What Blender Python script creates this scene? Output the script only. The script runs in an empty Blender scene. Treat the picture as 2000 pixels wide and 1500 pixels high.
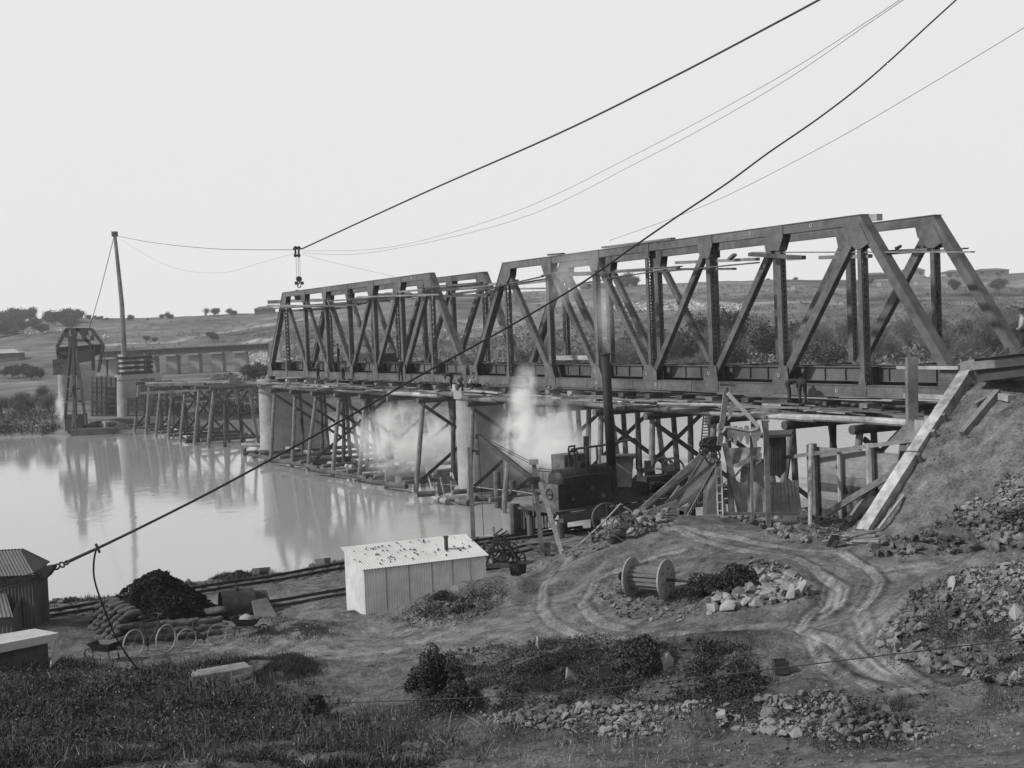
import bpy, math, random
import numpy as np
from mathutils import Vector, Matrix
rnd=random.Random(7); nr=np.random.RandomState(5)
SC=bpy.context.scene; COL=SC.collection
# ---------------------------------------------------------------- camera
F=2600.;PIT=.0409;ROL=-.0407;CZ=11.6
fw=np.array([0,math.cos(PIT),-math.sin(PIT)]);r0=np.array([1.,0,0]);u0=np.cross(r0,fw)
RV=math.cos(ROL)*r0+math.sin(ROL)*u0;UV=-math.sin(ROL)*r0+math.cos(ROL)*u0
CP=np.array([0,0,CZ])
cam=bpy.data.objects.new('camera',bpy.data.cameras.new('camera'));COL.objects.link(cam)
cam.data.sensor_width=36;cam.data.lens=36*F/2000;cam.data.clip_end=9000;cam.data.clip_start=.1
cam.matrix_world=Matrix(((RV[0],UV[0],-fw[0],0),(RV[1],UV[1],-fw[1],0),(RV[2],UV[2],-fw[2],CZ),(0,0,0,1)))
SC.camera=cam
# ---------------------------------------------------------------- light
SUN_AZ=math.radians(-106)   # from the viewing direction, negative = left
SUN_EL=math.radians(38)
w=bpy.data.worlds.new("World");SC.world=w;w.use_nodes=True;nt=w.node_tree
for n in list(nt.nodes):nt.nodes.remove(n)
sk=nt.nodes.new('ShaderNodeTexSky');sk.sky_type='NISHITA';sk.sun_disc=False
sk.sun_elevation=SUN_EL;sk.sun_rotation=SUN_AZ;sk.air_density=1.0;sk.dust_density=1.0;sk.altitude=0
bw=nt.nodes.new('ShaderNodeRGBToBW');pw=nt.nodes.new('ShaderNodeMath');pw.operation='MINIMUM';pw.inputs[1].default_value=2.8
bg=nt.nodes.new('ShaderNodeBackground');bg.inputs[1].default_value=.15;wo=nt.nodes.new('ShaderNodeOutputWorld')
nt.links.new(sk.outputs[0],bw.inputs[0]);nt.links.new(bw.outputs[0],pw.inputs[0]);
nt.links.new(pw.outputs[0],bg.inputs[0]);nt.links.new(bg.outputs[0],wo.inputs[0])
sun=bpy.data.objects.new('sun',bpy.data.lights.new('sun','SUN'));COL.objects.link(sun)
sun.data.energy=2.0;sun.data.angle=math.radians(2.5);sun.data.color=(1,.995,.985)
sd=Vector((math.sin(SUN_AZ)*math.cos(SUN_EL),math.cos(SUN_AZ)*math.cos(SUN_EL),math.sin(SUN_EL)))
sun.rotation_euler=sd.to_track_quat('Z','Y').to_euler()
SC.view_settings.view_transform='Standard';SC.view_settings.look='None';SC.view_settings.exposure=.95;SC.view_settings.gamma=1
SC.render.engine='CYCLES'
SC.cycles.volume_step_rate=1.2;SC.cycles.volume_bounces=4;SC.cycles.max_bounces=8;SC.cycles.transparent_max_bounces=24
# ---------------------------------------------------------------- coordinates
def V3(*a):return np.array(a,float)
def proj(p):
    d=np.asarray(p,float)-CP;k=d@fw;return 1000+F*(d@RV)/k,750-F*(d@UV)/k,k
def ray(px,py):return fw+RV*(px-1000)/F-UV*(py-750)/F
def at(px,py,z):
    r=ray(px,py);return CP+r*((z-CZ)/r[2])
def atd(px,py,y):
    r=ray(px,py);return CP+r*(y/r[1])
D=V3(-math.sin(.4934),math.cos(.4934),0);E=V3(math.cos(.4934),math.sin(.4934),0);Z=V3(0,0,1)
O=38.70*D+41.26*E+V3(0,0,8.0)
def B(t,e,z):return O+D*t+E*e+Z*z
def ate(px,py,e):
    r=ray(px,py);return CP+r*(((O+E*e-CP)@E)/(r@E))
def att(px,py,t):
    r=ray(px,py);return CP+r*(((O+D*t-CP)@D)/(r@D))
def mtx(loc,xa=None,rz=0):
    if xa is not None: rz=math.atan2(xa[1],xa[0])
    return Matrix.Translation(Vector(loc))@Matrix.Rotation(rz,4,'Z')
# ---------------------------------------------------------------- materials (all neutral grey: a black-and-white photograph)
MC={}
def mat(name,v,var=.25,scale=4,rough=.85,bump=.15,metal=0,dots=0,stretch=None,detail=5,spec=.3,attr=None,extra=None):
    if name in MC:return MC[name]
    v*=.62
    m=bpy.data.materials.new(name);MC[name]=m;m.use_nodes=True;t=m.node_tree;N=t.nodes;L=t.links
    b=N['Principled BSDF'];b.inputs['Roughness'].default_value=rough;b.inputs['Metallic'].default_value=metal
    b.inputs['Specular IOR Level'].default_value=spec
    tc=N.new('ShaderNodeTexCoord');mp=N.new('ShaderNodeMapping')
    if stretch:mp.inputs['Scale'].default_value=stretch
    L.new(tc.outputs['Object'],mp.inputs[0])
    n1=N.new('ShaderNodeTexNoise');n1.inputs['Scale'].default_value=scale;n1.inputs['Detail'].default_value=detail;n1.inputs['Roughness'].default_value=.62
    L.new(mp.outputs[0],n1.inputs['Vector'])
    n2=N.new('ShaderNodeTexNoise');n2.inputs['Scale'].default_value=scale*.17;n2.inputs['Detail'].default_value=3
    L.new(mp.outputs[0],n2.inputs['Vector'])
    ad=N.new('ShaderNodeMath');ad.operation='ADD';L.new(n1.outputs[0],ad.inputs[0]);L.new(n2.outputs[0],ad.inputs[1])
    mr=N.new('ShaderNodeMapRange');mr.inputs[1].default_value=.65;mr.inputs[2].default_value=1.35
    mr.inputs[3].default_value=v*(1-var*1.6);mr.inputs[4].default_value=v*(1+var*1.6);L.new(ad.outputs[0],mr.inputs[0])
    c=mr.outputs[0];h=n1.outputs[0]
    def M2(op,a,bb):
        x=N.new('ShaderNodeMath');x.operation=op
        for i,q in enumerate((a,bb)):
            if q is None:continue
            if isinstance(q,(int,float)):x.inputs[i].default_value=q
            else:L.new(q,x.inputs[i])
        return x.outputs[0]
    if dots:
        sp=N.new('ShaderNodeSeparateXYZ');L.new(tc.outputs['Object'],sp.inputs[0])
        fx=M2('SUBTRACT',M2('FRACT',M2('MULTIPLY',sp.outputs[0],1/dots),None),.5);fz=M2('SUBTRACT',M2('FRACT',M2('MULTIPLY',sp.outputs[2],1/dots),None),.5)
        dd=M2('ADD',M2('MULTIPLY',fx,fx),M2('MULTIPLY',fz,fz))
        k=M2('LESS_THAN',dd,.055)
        # riveted bands only, not the whole plate
        n3=N.new('ShaderNodeTexNoise');n3.inputs['Scale'].default_value=.9;L.new(tc.outputs['Object'],n3.inputs['Vector'])
        k=M2('MULTIPLY',k,M2('GREATER_THAN',n3.outputs[0],.42))
        c=M2('MULTIPLY',c,M2('SUBTRACT',1.0,M2('MULTIPLY',k,.42)))
    if attr:
        at_=N.new('ShaderNodeAttribute');at_.attribute_name=attr
        c=M2('MULTIPLY',c,at_.outputs['Fac'])
    if extra:c=extra(N,L,M2,tc,c)
    L.new(c,b.inputs['Base Color'])
    if bump:
        bp=N.new('ShaderNodeBump');bp.inputs['Strength'].default_value=bump;bp.inputs['Distance'].default_value=.05
        L.new(h,bp.inputs['Height']);L.new(bp.outputs[0],b.inputs['Normal'])
    return m
STEEL=mat('painted_steel',.132,.4,2.6,.55,.08)
RIV=mat('riveted_steel',.155,.36,2.6,.55,.08,dots=.125)
DSTEEL=mat('dark_steel',.07,.3,3,.6,.1)
IRON=mat('rusty_iron',.045,.5,5,.75,.3)
CONC=mat('concrete',.46,.2,1.6,.9,.25,detail=8)
TIMB=mat('weathered_timber',.24,.35,3,.85,.35,stretch=(1,1,1))
DTIMB=mat('dark_timber',.11,.45,2.5,.9,.4)
PTIMB=mat('pale_timber',.42,.3,3,.85,.3)
LOG=mat('bark_log',.15,.6,1.6,.95,.5,detail=7)
PLOG=mat('peeled_log',.40,.45,2.2,.9,.35,detail=7)
ROPE=mat('wire_rope',.035,.2,20,.6,.1)
FROPE=mat('pale_rope',.4,.2,20,.9,.1)
COAL=mat('coal',.028,.6,9,.95,.7,detail=9,spec=.08)
STONE=mat('quarried_stone',.21,.75,3,.9,.5,detail=8)
DSTONE=mat('earthy_stone',.2,.75,3,.95,.5,detail=8)
CLOTH=mat('sackcloth',.11,.35,6,.95,.4)
CANV=mat('canvas',.40,.3,3,.95,.4)
LEAF=mat('leaf',.055,.6,4,.75,0)
DLEAF=mat('dark_leaf',.05,.6,3,.8,0)
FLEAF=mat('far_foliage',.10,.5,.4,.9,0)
TWIG=mat('twig',.20,.5,.5,.95,0)
GRASS=mat('grass_blade',.068,.75,1.3,.85,0)
FLOW=mat('pale_flower',.5,.2,5,.8,0)
SKIN=mat('skin',.3,.1,9,.6,0);SHIRT=mat('work_shirt',.2,.3,8,.9,.1);TROU=mat('dark_trousers',.05,.3,8,.9,.1);BOOT=mat('boots',.03,.2,8,.7,0);LSHIRT=mat('pale_shirt',.45,.2,8,.9,.1)
WHITE=mat('whitewash',.75,.1,4,.8,.1)
RUB=mat('tyre_rubber',.42,.2,8,.8,0)
# ---------------------------------------------------------------- object helpers
WM={}
def setp(o,label=None,cat=None,group=None,kind=None):
    if label:o['label']=label
    if cat:o['category']=cat
    if group:o['group']=group
    if kind:o['kind']=kind
    return o
def thing(name,label,cat,loc,rz=0,xa=None,group=None,kind=None):
    o=bpy.data.objects.new(name,None);COL.objects.link(o);m=mtx(loc,xa,rz);o.matrix_world=m;WM[o.name]=m;o.empty_display_size=.3
    return setp(o,label,cat,group,kind)
def npmesh(name,v,faces):
    """faces: list of (n,k) int arrays"""
    me=bpy.data.meshes.new(name);v=np.ascontiguousarray(v,dtype=np.float32)
    me.vertices.add(len(v));me.vertices.foreach_set('co',v.ravel())
    fl=[np.asarray(f,dtype=np.int32) for f in faces if len(f)]
    nl=sum(f.size for f in fl);nf=sum(len(f) for f in fl)
    me.loops.add(nl);me.polygons.add(nf)
    me.loops.foreach_set('vertex_index',np.concatenate([f.ravel() for f in fl]))
    st=[];s=0
    for f in fl:
        st.append(s+np.arange(len(f))*f.shape[1]);s+=f.size
    me.polygons.foreach_set('loop_start',np.concatenate(st).astype(np.int32))
    me.update(calc_edges=True);me.validate();me.polygons.foreach_set('use_smooth',[False]*len(me.polygons));return me
def link(name,me,m,parent=None,smooth=False):
    o=bpy.data.objects.new(name,me);COL.objects.link(o)
    for x in (m if isinstance(m,(list,tuple)) else [m]):me.materials.append(x)
    if smooth:
        me.polygons.foreach_set('use_smooth',[True]*len(me.polygons))
    if parent is not None:
        o.parent=parent;WM[o.name]=WM[parent.name]
    return o
class MB:
    def __init__(s):s.v=[];s.f=[];s.sm=False
    def add(s,v,f):
        n=len(s.v);s.v+= [tuple(map(float,p)) for p in v];s.f+=[tuple(i+n for i in q) for q in f];return s
    def hexa(s,a,b):   # two quads (4 pts each), end caps
        return s.add(list(a)+list(b),[(3,2,1,0),(4,5,6,7),(0,1,5,4),(1,2,6,5),(2,3,7,6),(3,0,4,7)])
    def beam(s,p0,p1,wa,A,wb,Bv):
        p0=np.asarray(p0,float);p1=np.asarray(p1,float);A=np.asarray(A)*wa/2;Bv=np.asarray(Bv)*wb/2
        q=[-A-Bv,A-Bv,A+Bv,-A+Bv];return s.hexa([p0+x for x in q],[p1+x for x in q])
    def bar(s,p0,p1,w,h=None,up=(0,0,1)):   # h measured along up-ish
        p0=np.asarray(p0,float);p1=np.asarray(p1,float);d=p1-p0;d/=np.linalg.norm(d)+1e-9
        up=np.asarray(up,float)
        if abs(d@up)>.97:up=V3(1,0,0) if abs(d[0])<.9 else V3(0,1,0)
        A=np.cross(d,up);A/=np.linalg.norm(A);U=np.cross(A,d);return s.beam(p0,p1,w,A,h or w,U)
    def box(s,c,x,y,z,X=(1,0,0),Y=(0,1,0)):
        c=np.asarray(c,float);X=np.asarray(X,float);Y=np.asarray(Y,float);return s.beam(c-Z*z/2,c+Z*z/2,x,X,y,Y)
    def cyl(s,p0,p1,r0,r1=None,n=8,cap=True,jit=0):
        r1=r0 if r1 is None else r1;p0=np.asarray(p0,float);p1=np.asarray(p1,float);d=p1-p0;L=np.linalg.norm(d);d=d/(L+1e-9)
        a=np.cross(d,(0,0,1) if abs(d[2])<.9 else (1,0,0));a/=np.linalg.norm(a);b=np.cross(d,a);k=3 if jit else 2;v=[]
        for j in range(k):
            u=j/(k-1);c=p0+(p1-p0)*u;r=r0+(r1-r0)*u
            if jit and 0<j<k-1:c=c+(a*rnd.uniform(-1,1)+b*rnd.uniform(-1,1))*jit
            for i in range(n):
                t=2*math.pi*i/n;v.append(c+(a*math.cos(t)+b*math.sin(t))*r)
        f=[(j*n+i,j*n+(i+1)%n,(j+1)*n+(i+1)%n,(j+1)*n+i) for j in range(k-1) for i in range(n)]
        if cap:f+=[tuple(range(n-1,-1,-1)),tuple((k-1)*n+i for i in range(n))]
        return s.add(v,f)
    def tube(s,pts,r,n=5,r1=None):
        pts=[np.asarray(p,float) for p in pts];m=len(pts);v=[];pa=None
        for j,p in enumerate(pts):
            d=pts[min(j+1,m-1)]-pts[max(j-1,0)];d=d/(np.linalg.norm(d)+1e-9)
            a=np.cross(d,(0,0,1) if abs(d[2])<.95 else (1,0,0))
            if pa is not None:
                a=pa-d*(pa@d)
            a/=np.linalg.norm(a)+1e-9;pa=a;b=np.cross(d,a);rr=r if r1 is None else r+(r1-r)*j/(m-1)
            for i in range(n):
                t=2*math.pi*i/n;v.append(p+(a*math.cos(t)+b*math.sin(t))*rr)
        f=[(j*n+i,j*n+(i+1)%n,(j+1)*n+(i+1)%n,(j+1)*n+i) for j in range(m-1) for i in range(n)]
        f+=[tuple(range(n-1,-1,-1)),tuple((m-1)*n+i for i in range(n))];return s.add(v,f)
    def prism(s,poly,ext):   # polygon (list of 3d pts) extruded by vector ext
        p=[np.asarray(q,float) for q in poly];n=len(p);e=np.asarray(ext,float)
        return s.add(p+[q+e for q in p],[tuple(range(n-1,-1,-1)),tuple(range(n,2*n))]+[(i,(i+1)%n,n+(i+1)%n,n+i) for i in range(n)])
    def ring(s,c,ax,R,r,n=28,m=6):  # torus
        ax=np.asarray(ax,float);ax/=np.linalg.norm(ax);a=np.cross(ax,(0,0,1) if abs(ax[2])<.9 else (1,0,0));a/=np.linalg.norm(a);b=np.cross(ax,a);v=[]
        for i in range(n):
            t=2*math.pi*i/n;u=a*math.cos(t)+b*math.sin(t)
            for j in range(m):
                q=2*math.pi*j/m;v.append(np.asarray(c)+u*(R+r*math.cos(q))+ax*r*math.sin(q))
        return s.add(v,[(i*m+j,((i+1)%n)*m+j,((i+1)%n)*m+(j+1)%m,i*m+(j+1)%m) for i in range(n) for j in range(m)])
    def lathe(s,c,prof,n=24,ax=None,cap=True):  # prof [(r,h)] about axis ax
        ax=Z if ax is None else np.asarray(ax,float)/np.linalg.norm(ax);a=np.cross(ax,(0,0,1) if abs(ax[2])<.9 else (1,0,0));a/=np.linalg.norm(a);b=np.cross(ax,a);v=[]
        for r,h in prof:
            for i in range(n):
                t=2*math.pi*i/n;v.append(np.asarray(c)+ax*h+(a*math.cos(t)+b*math.sin(t))*r)
        k=len(prof);f=[(j*n+i,j*n+(i+1)%n,(j+1)*n+(i+1)%n,(j+1)*n+i) for j in range(k-1) for i in range(n)]
        if cap:f+=[tuple(range(n-1,-1,-1)),tuple((k-1)*n+i for i in range(n))]
        return s.add(v,f)
    def build(s,name,m,parent=None,smooth=False,label=None):
        v=np.array(s.v)
        if parent is not None:M=np.array(WM[parent.name].inverted())
        else:
            c=V3(*( (v.min(0)+v.max(0))/2 ));c[2]=v[:,2].min();M=np.eye(4);M[:3,3]=-c
        v=v@M[:3,:3].T+M[:3,3]
        me=bpy.data.meshes.new(name);me.from_pydata(v.tolist(),[],s.f);me.update()
        o=link(name,me,m,parent,smooth)
        if parent is None:
            o.location=Vector(c);WM[o.name]=Matrix.Translation(Vector(c))
        if label:o['label']=label
        return o
    def thing(s,name,m,label,cat,group=None,kind=None,smooth=False):
        return setp(s.build(name,m,None,smooth),label,cat,group,kind)
def copytree(o,M,label=None,parent=None):
    c=o.copy();COL.objects.link(c);c.parent=parent
    if parent is None:
        c.matrix_world=M;WM[c.name]=M
        if label:c['label']=label
    for ch in list(o.children):copytree(ch,M,None,c)
    return c
ORD=['first','second','third','fourth','fifth','sixth','seventh','eighth','ninth','tenth','eleventh','twelfth','thirteenth','fourteenth','fifteenth','sixteenth','seventeenth','eighteenth']
# ---------------------------------------------------------------- numpy noise
_H=np.random.RandomState(11).rand(256,256)
def vnoise(x,y):
    xi=np.floor(x).astype(int);yi=np.floor(y).astype(int);fx=x-xi;fy=y-yi;fx=fx*fx*(3-2*fx);fy=fy*fy*(3-2*fy)
    h=lambda a,b:_H[a%256,b%256]
    return (h(xi,yi)*(1-fx)+h(xi+1,yi)*fx)*(1-fy)+(h(xi,yi+1)*(1-fx)+h(xi+1,yi+1)*fx)*fy-.5
def fbm(x,y,s,o=4,g=.5):
    x=np.asarray(x,float)/s;y=np.asarray(y,float)/s;r=0;a=1
    for i in range(o):r=r+a*vnoise(x+17.3*i,y+5.1*i);x=x*2;y=y*2;a*=g
    return r
def sst(a,b,x):
    t=np.clip((x-a)/(b-a),0,1);return t*t*(3-2*t)
def polydist(x,y,pts):
    d=np.full(np.shape(x),1e9)
    for (a,b) in zip(pts[:-1],pts[1:]):
        ax,ay=a[0],a[1];bx,by=b[0]-ax,b[1]-ay;L=bx*bx+by*by+1e-9
        t=np.clip(((x-ax)*bx+(y-ay)*by)/L,0,1);d=np.minimum(d,np.hypot(x-ax-t*bx,y-ay-t*by))
    return d
# ---------------------------------------------------------------- near ground height
CPTS=[(*at(px,py,z)[:2],z) for px,py,z in [
 (-100,1230,1.5),(85,1225,1.6),(240,1190,1.3),(90,1179,1.1),(383,1133,1.0),(558,1112,1.0),(670,1093,1.0),(930,1052,1.0),(1090,1045,1.1),(1150,1040,1.2),
 (415,1262,1.4),(300,1230,1.4),(700,1215,1.4),(560,1160,1.3),(840,1150,1.5),(940,1145,1.6),(1000,1090,1.4),(1062,1090,1.5),(550,1240,1.5),
 (100,1450,2.5),(300,1360,1.9),(40,1330,1.9),(640,1450,2.6),(560,1350,1.8),
 (650,1300,1.7),(850,1240,1.95),(960,1190,2.2),
 (1050,1122,2.7),(1020,1150,2.4),(1060,1200,2.5),(1150,1066,3.2),(1230,1040,3.7),(1310,1008,3.9),(1270,1160,3.1),(1400,1019,4.0),(1500,1030,3.9),
 (1500,1080,3.8),(1700,1100,4.0),(1650,1200,3.8),(1400,1250,3.2),(1150,1290,2.7),(1000,1450,3.0),(1400,1450,3.7),(1900,1430,4.5),(1990,1090,4.3),(1900,1250,4.5),(2100,1300,4.8),(1750,1320,4.1)]]
CPTS+=[(0,8,8.2),(-15,10,7),(15,10,8),(0,0,9.6),(-25,18,4.5),(25,20,7),(-40,40,2),(10.5,53.5,3.2),(13.5,50,3.4),(13,55.5,3.3),(8,55,3.3),(5,60,1.8),(10,62,2),(16,60,3),(25,60,4),(40,60,5),(45,30,6),(60,100,4),(-1,66,1.0),(5,68,1.0),(11,68,1.2),(20,70,2)]
CA=np.array(CPTS);_k=lambda r:np.sqrt(r*r+9)
_A=_k(np.hypot(CA[:,None,0]-CA[None,:,0],CA[:,None,1]-CA[None,:,1]))
_Wt=np.linalg.solve(_A+np.eye(len(CA))*-.02,CA[:,2]-2.5)
SX=[-80,-40,-19.8,-14.5,-10.8,-8.4,-2.2,2,6,13,20,28,45,80,200];SY=[20,41,55.5,59.4,61.4,63.4,68,71,72.5,71,73,80,95,110,150]
def G2(px,py,z):q=at(px,py,z);return (q[0],q[1])
MOUNDS=[(*G2(880,1178,2.0),2.6,1.0,.75),(*G2(960,1165,2.2),1.5,.8,.3),  # x,y,rx,ry,h
 (*G2(1150,1300,3),3.2,1.5,.75),(*G2(1370,1300,3.4),2.6,1.4,.85),(*G2(930,1350,3),2.2,1.3,.6),(*G2(1250,1330,3.4),3,1.2,.5),
 (*G2(1150,1410,3.4),3.4,.9,.55),(*G2(1420,1400,3.8),3,.9,.5),(*G2(1560,1360,4),1.6,1,.35),
 (*G2(1880,1210,4.6),3.2,3.0,.9),(*G2(1980,1180,4.8),2.4,2.5,.9),(*G2(1960,1330,5),3,1.6,.5),(*G2(1640,1420,4.3),2.5,1.2,.3),
 (*G2(1400,1125,3.6),3.4,2.6,.4),(*G2(1200,1170,3.2),2,1.2,.2),(*G2(1500,1170,3.6),3,1.4,.3),
 (*G2(590,1220,1.7),1.7,1.3,.45),(*G2(560,1300,1.8),1.7,.9,.4),(*G2(300,1330,2.2),5,2.5,.3),(*G2(1225,1035,3.6),1.8,1.0,.45),
 (*G2(1560,1045,3.9),1.9,.6,.35),(*G2(1800,1065,4.2),2.8,1.1,.5),(*G2(1960,1030,4.5),3,1.6,1.0)]
def trk(pts):return [G2(px,py,z) for px,py,z in pts]
TRK=[trk([(1300,1028,3.9),(1220,1048,3.6),(1130,1085,3.0),(1085,1118,2.75),(1055,1152,2.5),(1052,1192,2.5),(1072,1222,2.5),(1122,1244,2.6),(1180,1254,2.7),(1230,1252,2.8),(1300,1240,3.),(1400,1243,3.2),(1500,1252,3.5),(1560,1262,3.7),(1640,1290,3.9),(1720,1330,4.1),(1900,1400,4.5)]),
 trk([(1130,1172,2.9),(1145,1205,2.8),(1175,1220,2.8),(1215,1234,2.8)]),
 trk([(1130,1172,2.9),(1160,1130,3.1),(1240,1095,3.4),(1330,1075,3.7)]),
 trk([(1300,1030,3.9),(1370,1055,3.9),(1430,1070,3.85),(1530,1095,3.8),(1600,1125,3.85),(1625,1150,3.85),(1615,1175,3.8),(1575,1195,3.75),(1555,1222,3.7),(1560,1260,3.7),(1600,1300,3.9),(1690,1350,4.2)]),
 trk([(1290,1026,3.9),(1400,1045,3.95),(1540,1070,3.9),(1640,1090,3.95),(1690,1110,4.),(1712,1140,3.95),(1700,1165,3.9),(1675,1200,3.8),(1665,1240,3.8),(1690,1290,4.),(1780,1335,4.25),(1900,1385,4.5)]),
 trk([(1600,1120,3.9),(1641,1152,3.9),(1630,1182,3.85),(1592,1205,3.8)]),
 trk([(1700,1118,4),(1850,1097,4.15),(2000,1086,4.3)])]
DRK=[trk([(1290,1045,3.7),(1200,1075,3.3),(1110,1110,2.8),(1060,1130,2.6),(1030,1180,2.4)]),trk([(1250,1062,3.6),(1160,1105,3.1),(1100,1150,2.8)]),
 trk([(1490,1200,3.6),(1590,1185,3.8),(1630,1150,3.9),(1600,1120,3.9)])]
RDC=[trk([(1300,1035,3.9),(1200,1065,3.4),(1125,1110,2.8),(1092,1150,2.6),(1100,1200,2.6),(1160,1240,2.75),(1300,1232,3.),(1450,1235,3.4),(1600,1235,3.75)]),
 trk([(1310,1030,3.9),(1420,1053,3.9),(1540,1078,3.9),(1630,1105,3.9),(1662,1140,3.9),(1650,1175,3.85),(1615,1210,3.8),(1620,1270,3.85),(1700,1320,4.1),(1860,1390,4.5)]),
 trk([(1680,1115,4),(1850,1098,4.15),(2000,1086,4.3)]),trk([(1100,1230,2.5),(950,1225,2.2),(820,1250,1.95),(680,1290,1.75),(560,1330,1.8)])]
def zg(x,y):
    x=np.asarray(x,float);y=np.asarray(y,float);z=np.full(x.shape,2.5)
    for c,wt in zip(CA,_Wt):z=z+wt*_k(np.hypot(x-c[0],y-c[1]))
    z=np.clip(z,.9,11)
    for mx,my,rx,ry,h in MOUNDS:z=z+h*np.exp(-((x-mx)/rx)**2*1.3-((y-my)/ry)**2*1.3)
    rm=np.ones(x.shape)
    for p in RDC:rm=np.minimum(rm,1-.85*np.exp(-(polydist(x,y,p)/1.15)**4))
    z=z+(.2*fbm(x,y,2.2,4)+.085*fbm(x+40,y,.6,4,.6))*rm
    for p in TRK:
        d=polydist(x,y,p);z=z-.05*np.exp(-(d/.14)**2)+.025*np.exp(-((d-.26)/.1)**2)-.02*np.exp(-((d-.45)/.1)**2)
    for p in DRK:
        d=polydist(x,y,p);z=z-.12*np.exp(-(d/.35)**2)+.06*np.exp(-((d-.7)/.3)**2)
    # pit
    gx,gy=12.2,51.5;z=z-.9*np.exp(-((x-gx)/2.4)**4-((y-gy)/2.6)**4)
    # embankment
    t=(x-O[0])*D[0]+(y-O[1])*D[1];e=(x-O[0])*E[0]+(y-O[1])*E[1]
    h=8.98-.80*np.maximum(0,-1.5-e)-.8*np.maximum(0,e-7)-2.6*np.maximum(0,t+2.3)+.12*fbm(x,y,1.5,3)+.10*fbm(x,y,.4,4,.7)
    h=np.where(t<-22,h-.3*(-22-t),h)
    s=.25;z=np.where(t<6,np.logaddexp(z/s,h/s)*s,z)
    # shore
    d=(np.interp(x,SX,SY)-y)*.8+.5*fbm(x,y,5,3)
    k=sst(-1.2,.7,d);return z*k+(1-k)*(-1.5-.12*np.clip(-d,0,20))
zg_exact=zg
_GX=np.arange(-45,60,.09);_GY=np.arange(8,100,.09);_GT=np.empty((len(_GY),len(_GX)),np.float32)
for _i in range(0,len(_GY),64):
    _a,_b=np.meshgrid(_GX,_GY[_i:_i+64]);_GT[_i:_i+64]=zg_exact(_a,_b)
def zg(x,y):
    x=np.clip((np.asarray(x,float)+45)/.09,0,len(_GX)-1.01);y=np.clip((np.asarray(y,float)-8)/.09,0,len(_GY)-1.01);i=x.astype(int);j=y.astype(int);fx=x-i;fy=y-j
    return (_GT[j,i]*(1-fx)+_GT[j,i+1]*fx)*(1-fy)+(_GT[j+1,i]*(1-fx)+_GT[j+1,i+1]*fx)*fy
def zg1(x,y):return float(zg(np.array([x]),np.array([y]))[0])
def gp(px,py,y0=14,y1=90):
    """first hit of a pixel's ray on the near ground"""
    r=ray(px,py);ys=np.linspace(y0,y1,900);P=CP[None]+r[None]*(ys/r[1])[:,None];q=P[:,2]-zg(P[:,0],P[:,1])
    i=int(np.argmax(q<0)) if (q<0).any() else len(ys)-1
    p=P[i].copy();p[2]=zg1(p[0],p[1]);return p
def gz(x,y):return V3(x,y,zg1(x,y))
# ---------------------------------------------------------------- ground mesh (polar grid, denser near)
def grid_mesh(us,ys,zf,name):
    U,Y=np.meshgrid(us,ys);X=U*Y;Zz=zf(X,Y);v=np.stack([X,Y,Zz],-1).reshape(-1,3)
    a,b=len(ys),len(us);i=np.arange(a*b).reshape(a,b)
    f=np.stack([i[:-1,:-1],i[:-1,1:],i[1:,1:],i[1:,:-1]],-1).reshape(-1,4);return npmesh(name,v,[f]),X,Y,Zz
def setattr_(me,name,val):
    a=me.attributes.new(name,'FLOAT','POINT');a.data.foreach_set('value',np.ascontiguousarray(val,dtype=np.float32).ravel())
ys=np.concatenate([np.linspace(3,14,30),14*np.exp(np.linspace(0,math.log(82/14),680))[1:],np.linspace(83,140,30)])
us=np.concatenate([np.linspace(-1.1,-.45,25)[:-1],np.linspace(-.45,.45,760),np.linspace(.45,1.1,25)[1:]])
gm,X,Y,Zz=grid_mesh(us,ys,zg_exact,'ground')
tone=np.ones(X.shape)
for p in TRK:
    d=polydist(X,Y,p);tone+=(1.05*np.exp(-(d/.07)**2)+.55*np.exp(-((d-.19)/.045)**2)-.3*np.exp(-((d-.33)/.08)**2))*np.clip(.8+1.2*fbm(X,Y,2.5,3),.3,1.4)
for p in DRK:tone-=.28*np.exp(-(polydist(X,Y,p)/.45)**2)
# pale trodden dirt of yard and paths, darker turf at lower left, ash-dark mounds, bottom-edge vignetting painted into the soil
pale=np.zeros(X.shape)
for px,py,z,rx,ry,a in [(620,1270,1.7,4,3.2,.5),(480,1255,1.5,3,1.2,.35),(700,1360,2.2,2.5,2.5,.3),(1000,1240,2.4,4,2.5,.15),(1400,1040,4,6,2,.2),(640,1160,1.3,8,6,.18),(1850,1095,4.2,5,1.2,.2),(1040,1380,3,4,1,.0),(1900,1100,4.2,4,1,.2)]:
    q=at(px,py,z);pale+=a*np.exp(-((X-q[0])/rx)**2-((Y-q[1])/ry)**2)
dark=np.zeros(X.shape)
for px,py,z,rx,ry,a in [(150,1400,2.3,8,6,.5),(500,1310,1.9,2.5,1,.45),(600,1215,1.8,1.5,1,.3),(1150,1300,3.2,4,2,.5),(1340,1305,3.6,2.5,1.4,.35),(930,1340,3,2.5,1.6,.5),(400,1440,2.6,6,3,.45),(300,1240,1.4,3.5,1.6,.35),(1000,1465,2.9,14,2.2,.28),(1750,1440,4.2,6,2.5,.2)]:  # widest patch: vignetting along the bottom painted in as darker soil
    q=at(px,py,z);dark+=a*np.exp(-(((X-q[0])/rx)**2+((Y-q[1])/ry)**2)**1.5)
for p in RDC:tone+=.10*np.exp(-(polydist(X,Y,p)/1.1)**4)
n=fbm(X,Y,1.3,5,.65)*1.2;tone=(tone+pale*(1+1.2*n))*(1-np.clip(dark*(1+1.5*n),0,.75))*(1+.3*fbm(X+9,Y,4,3)+.2*fbm(X,Y,.28,3,.7))
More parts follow.
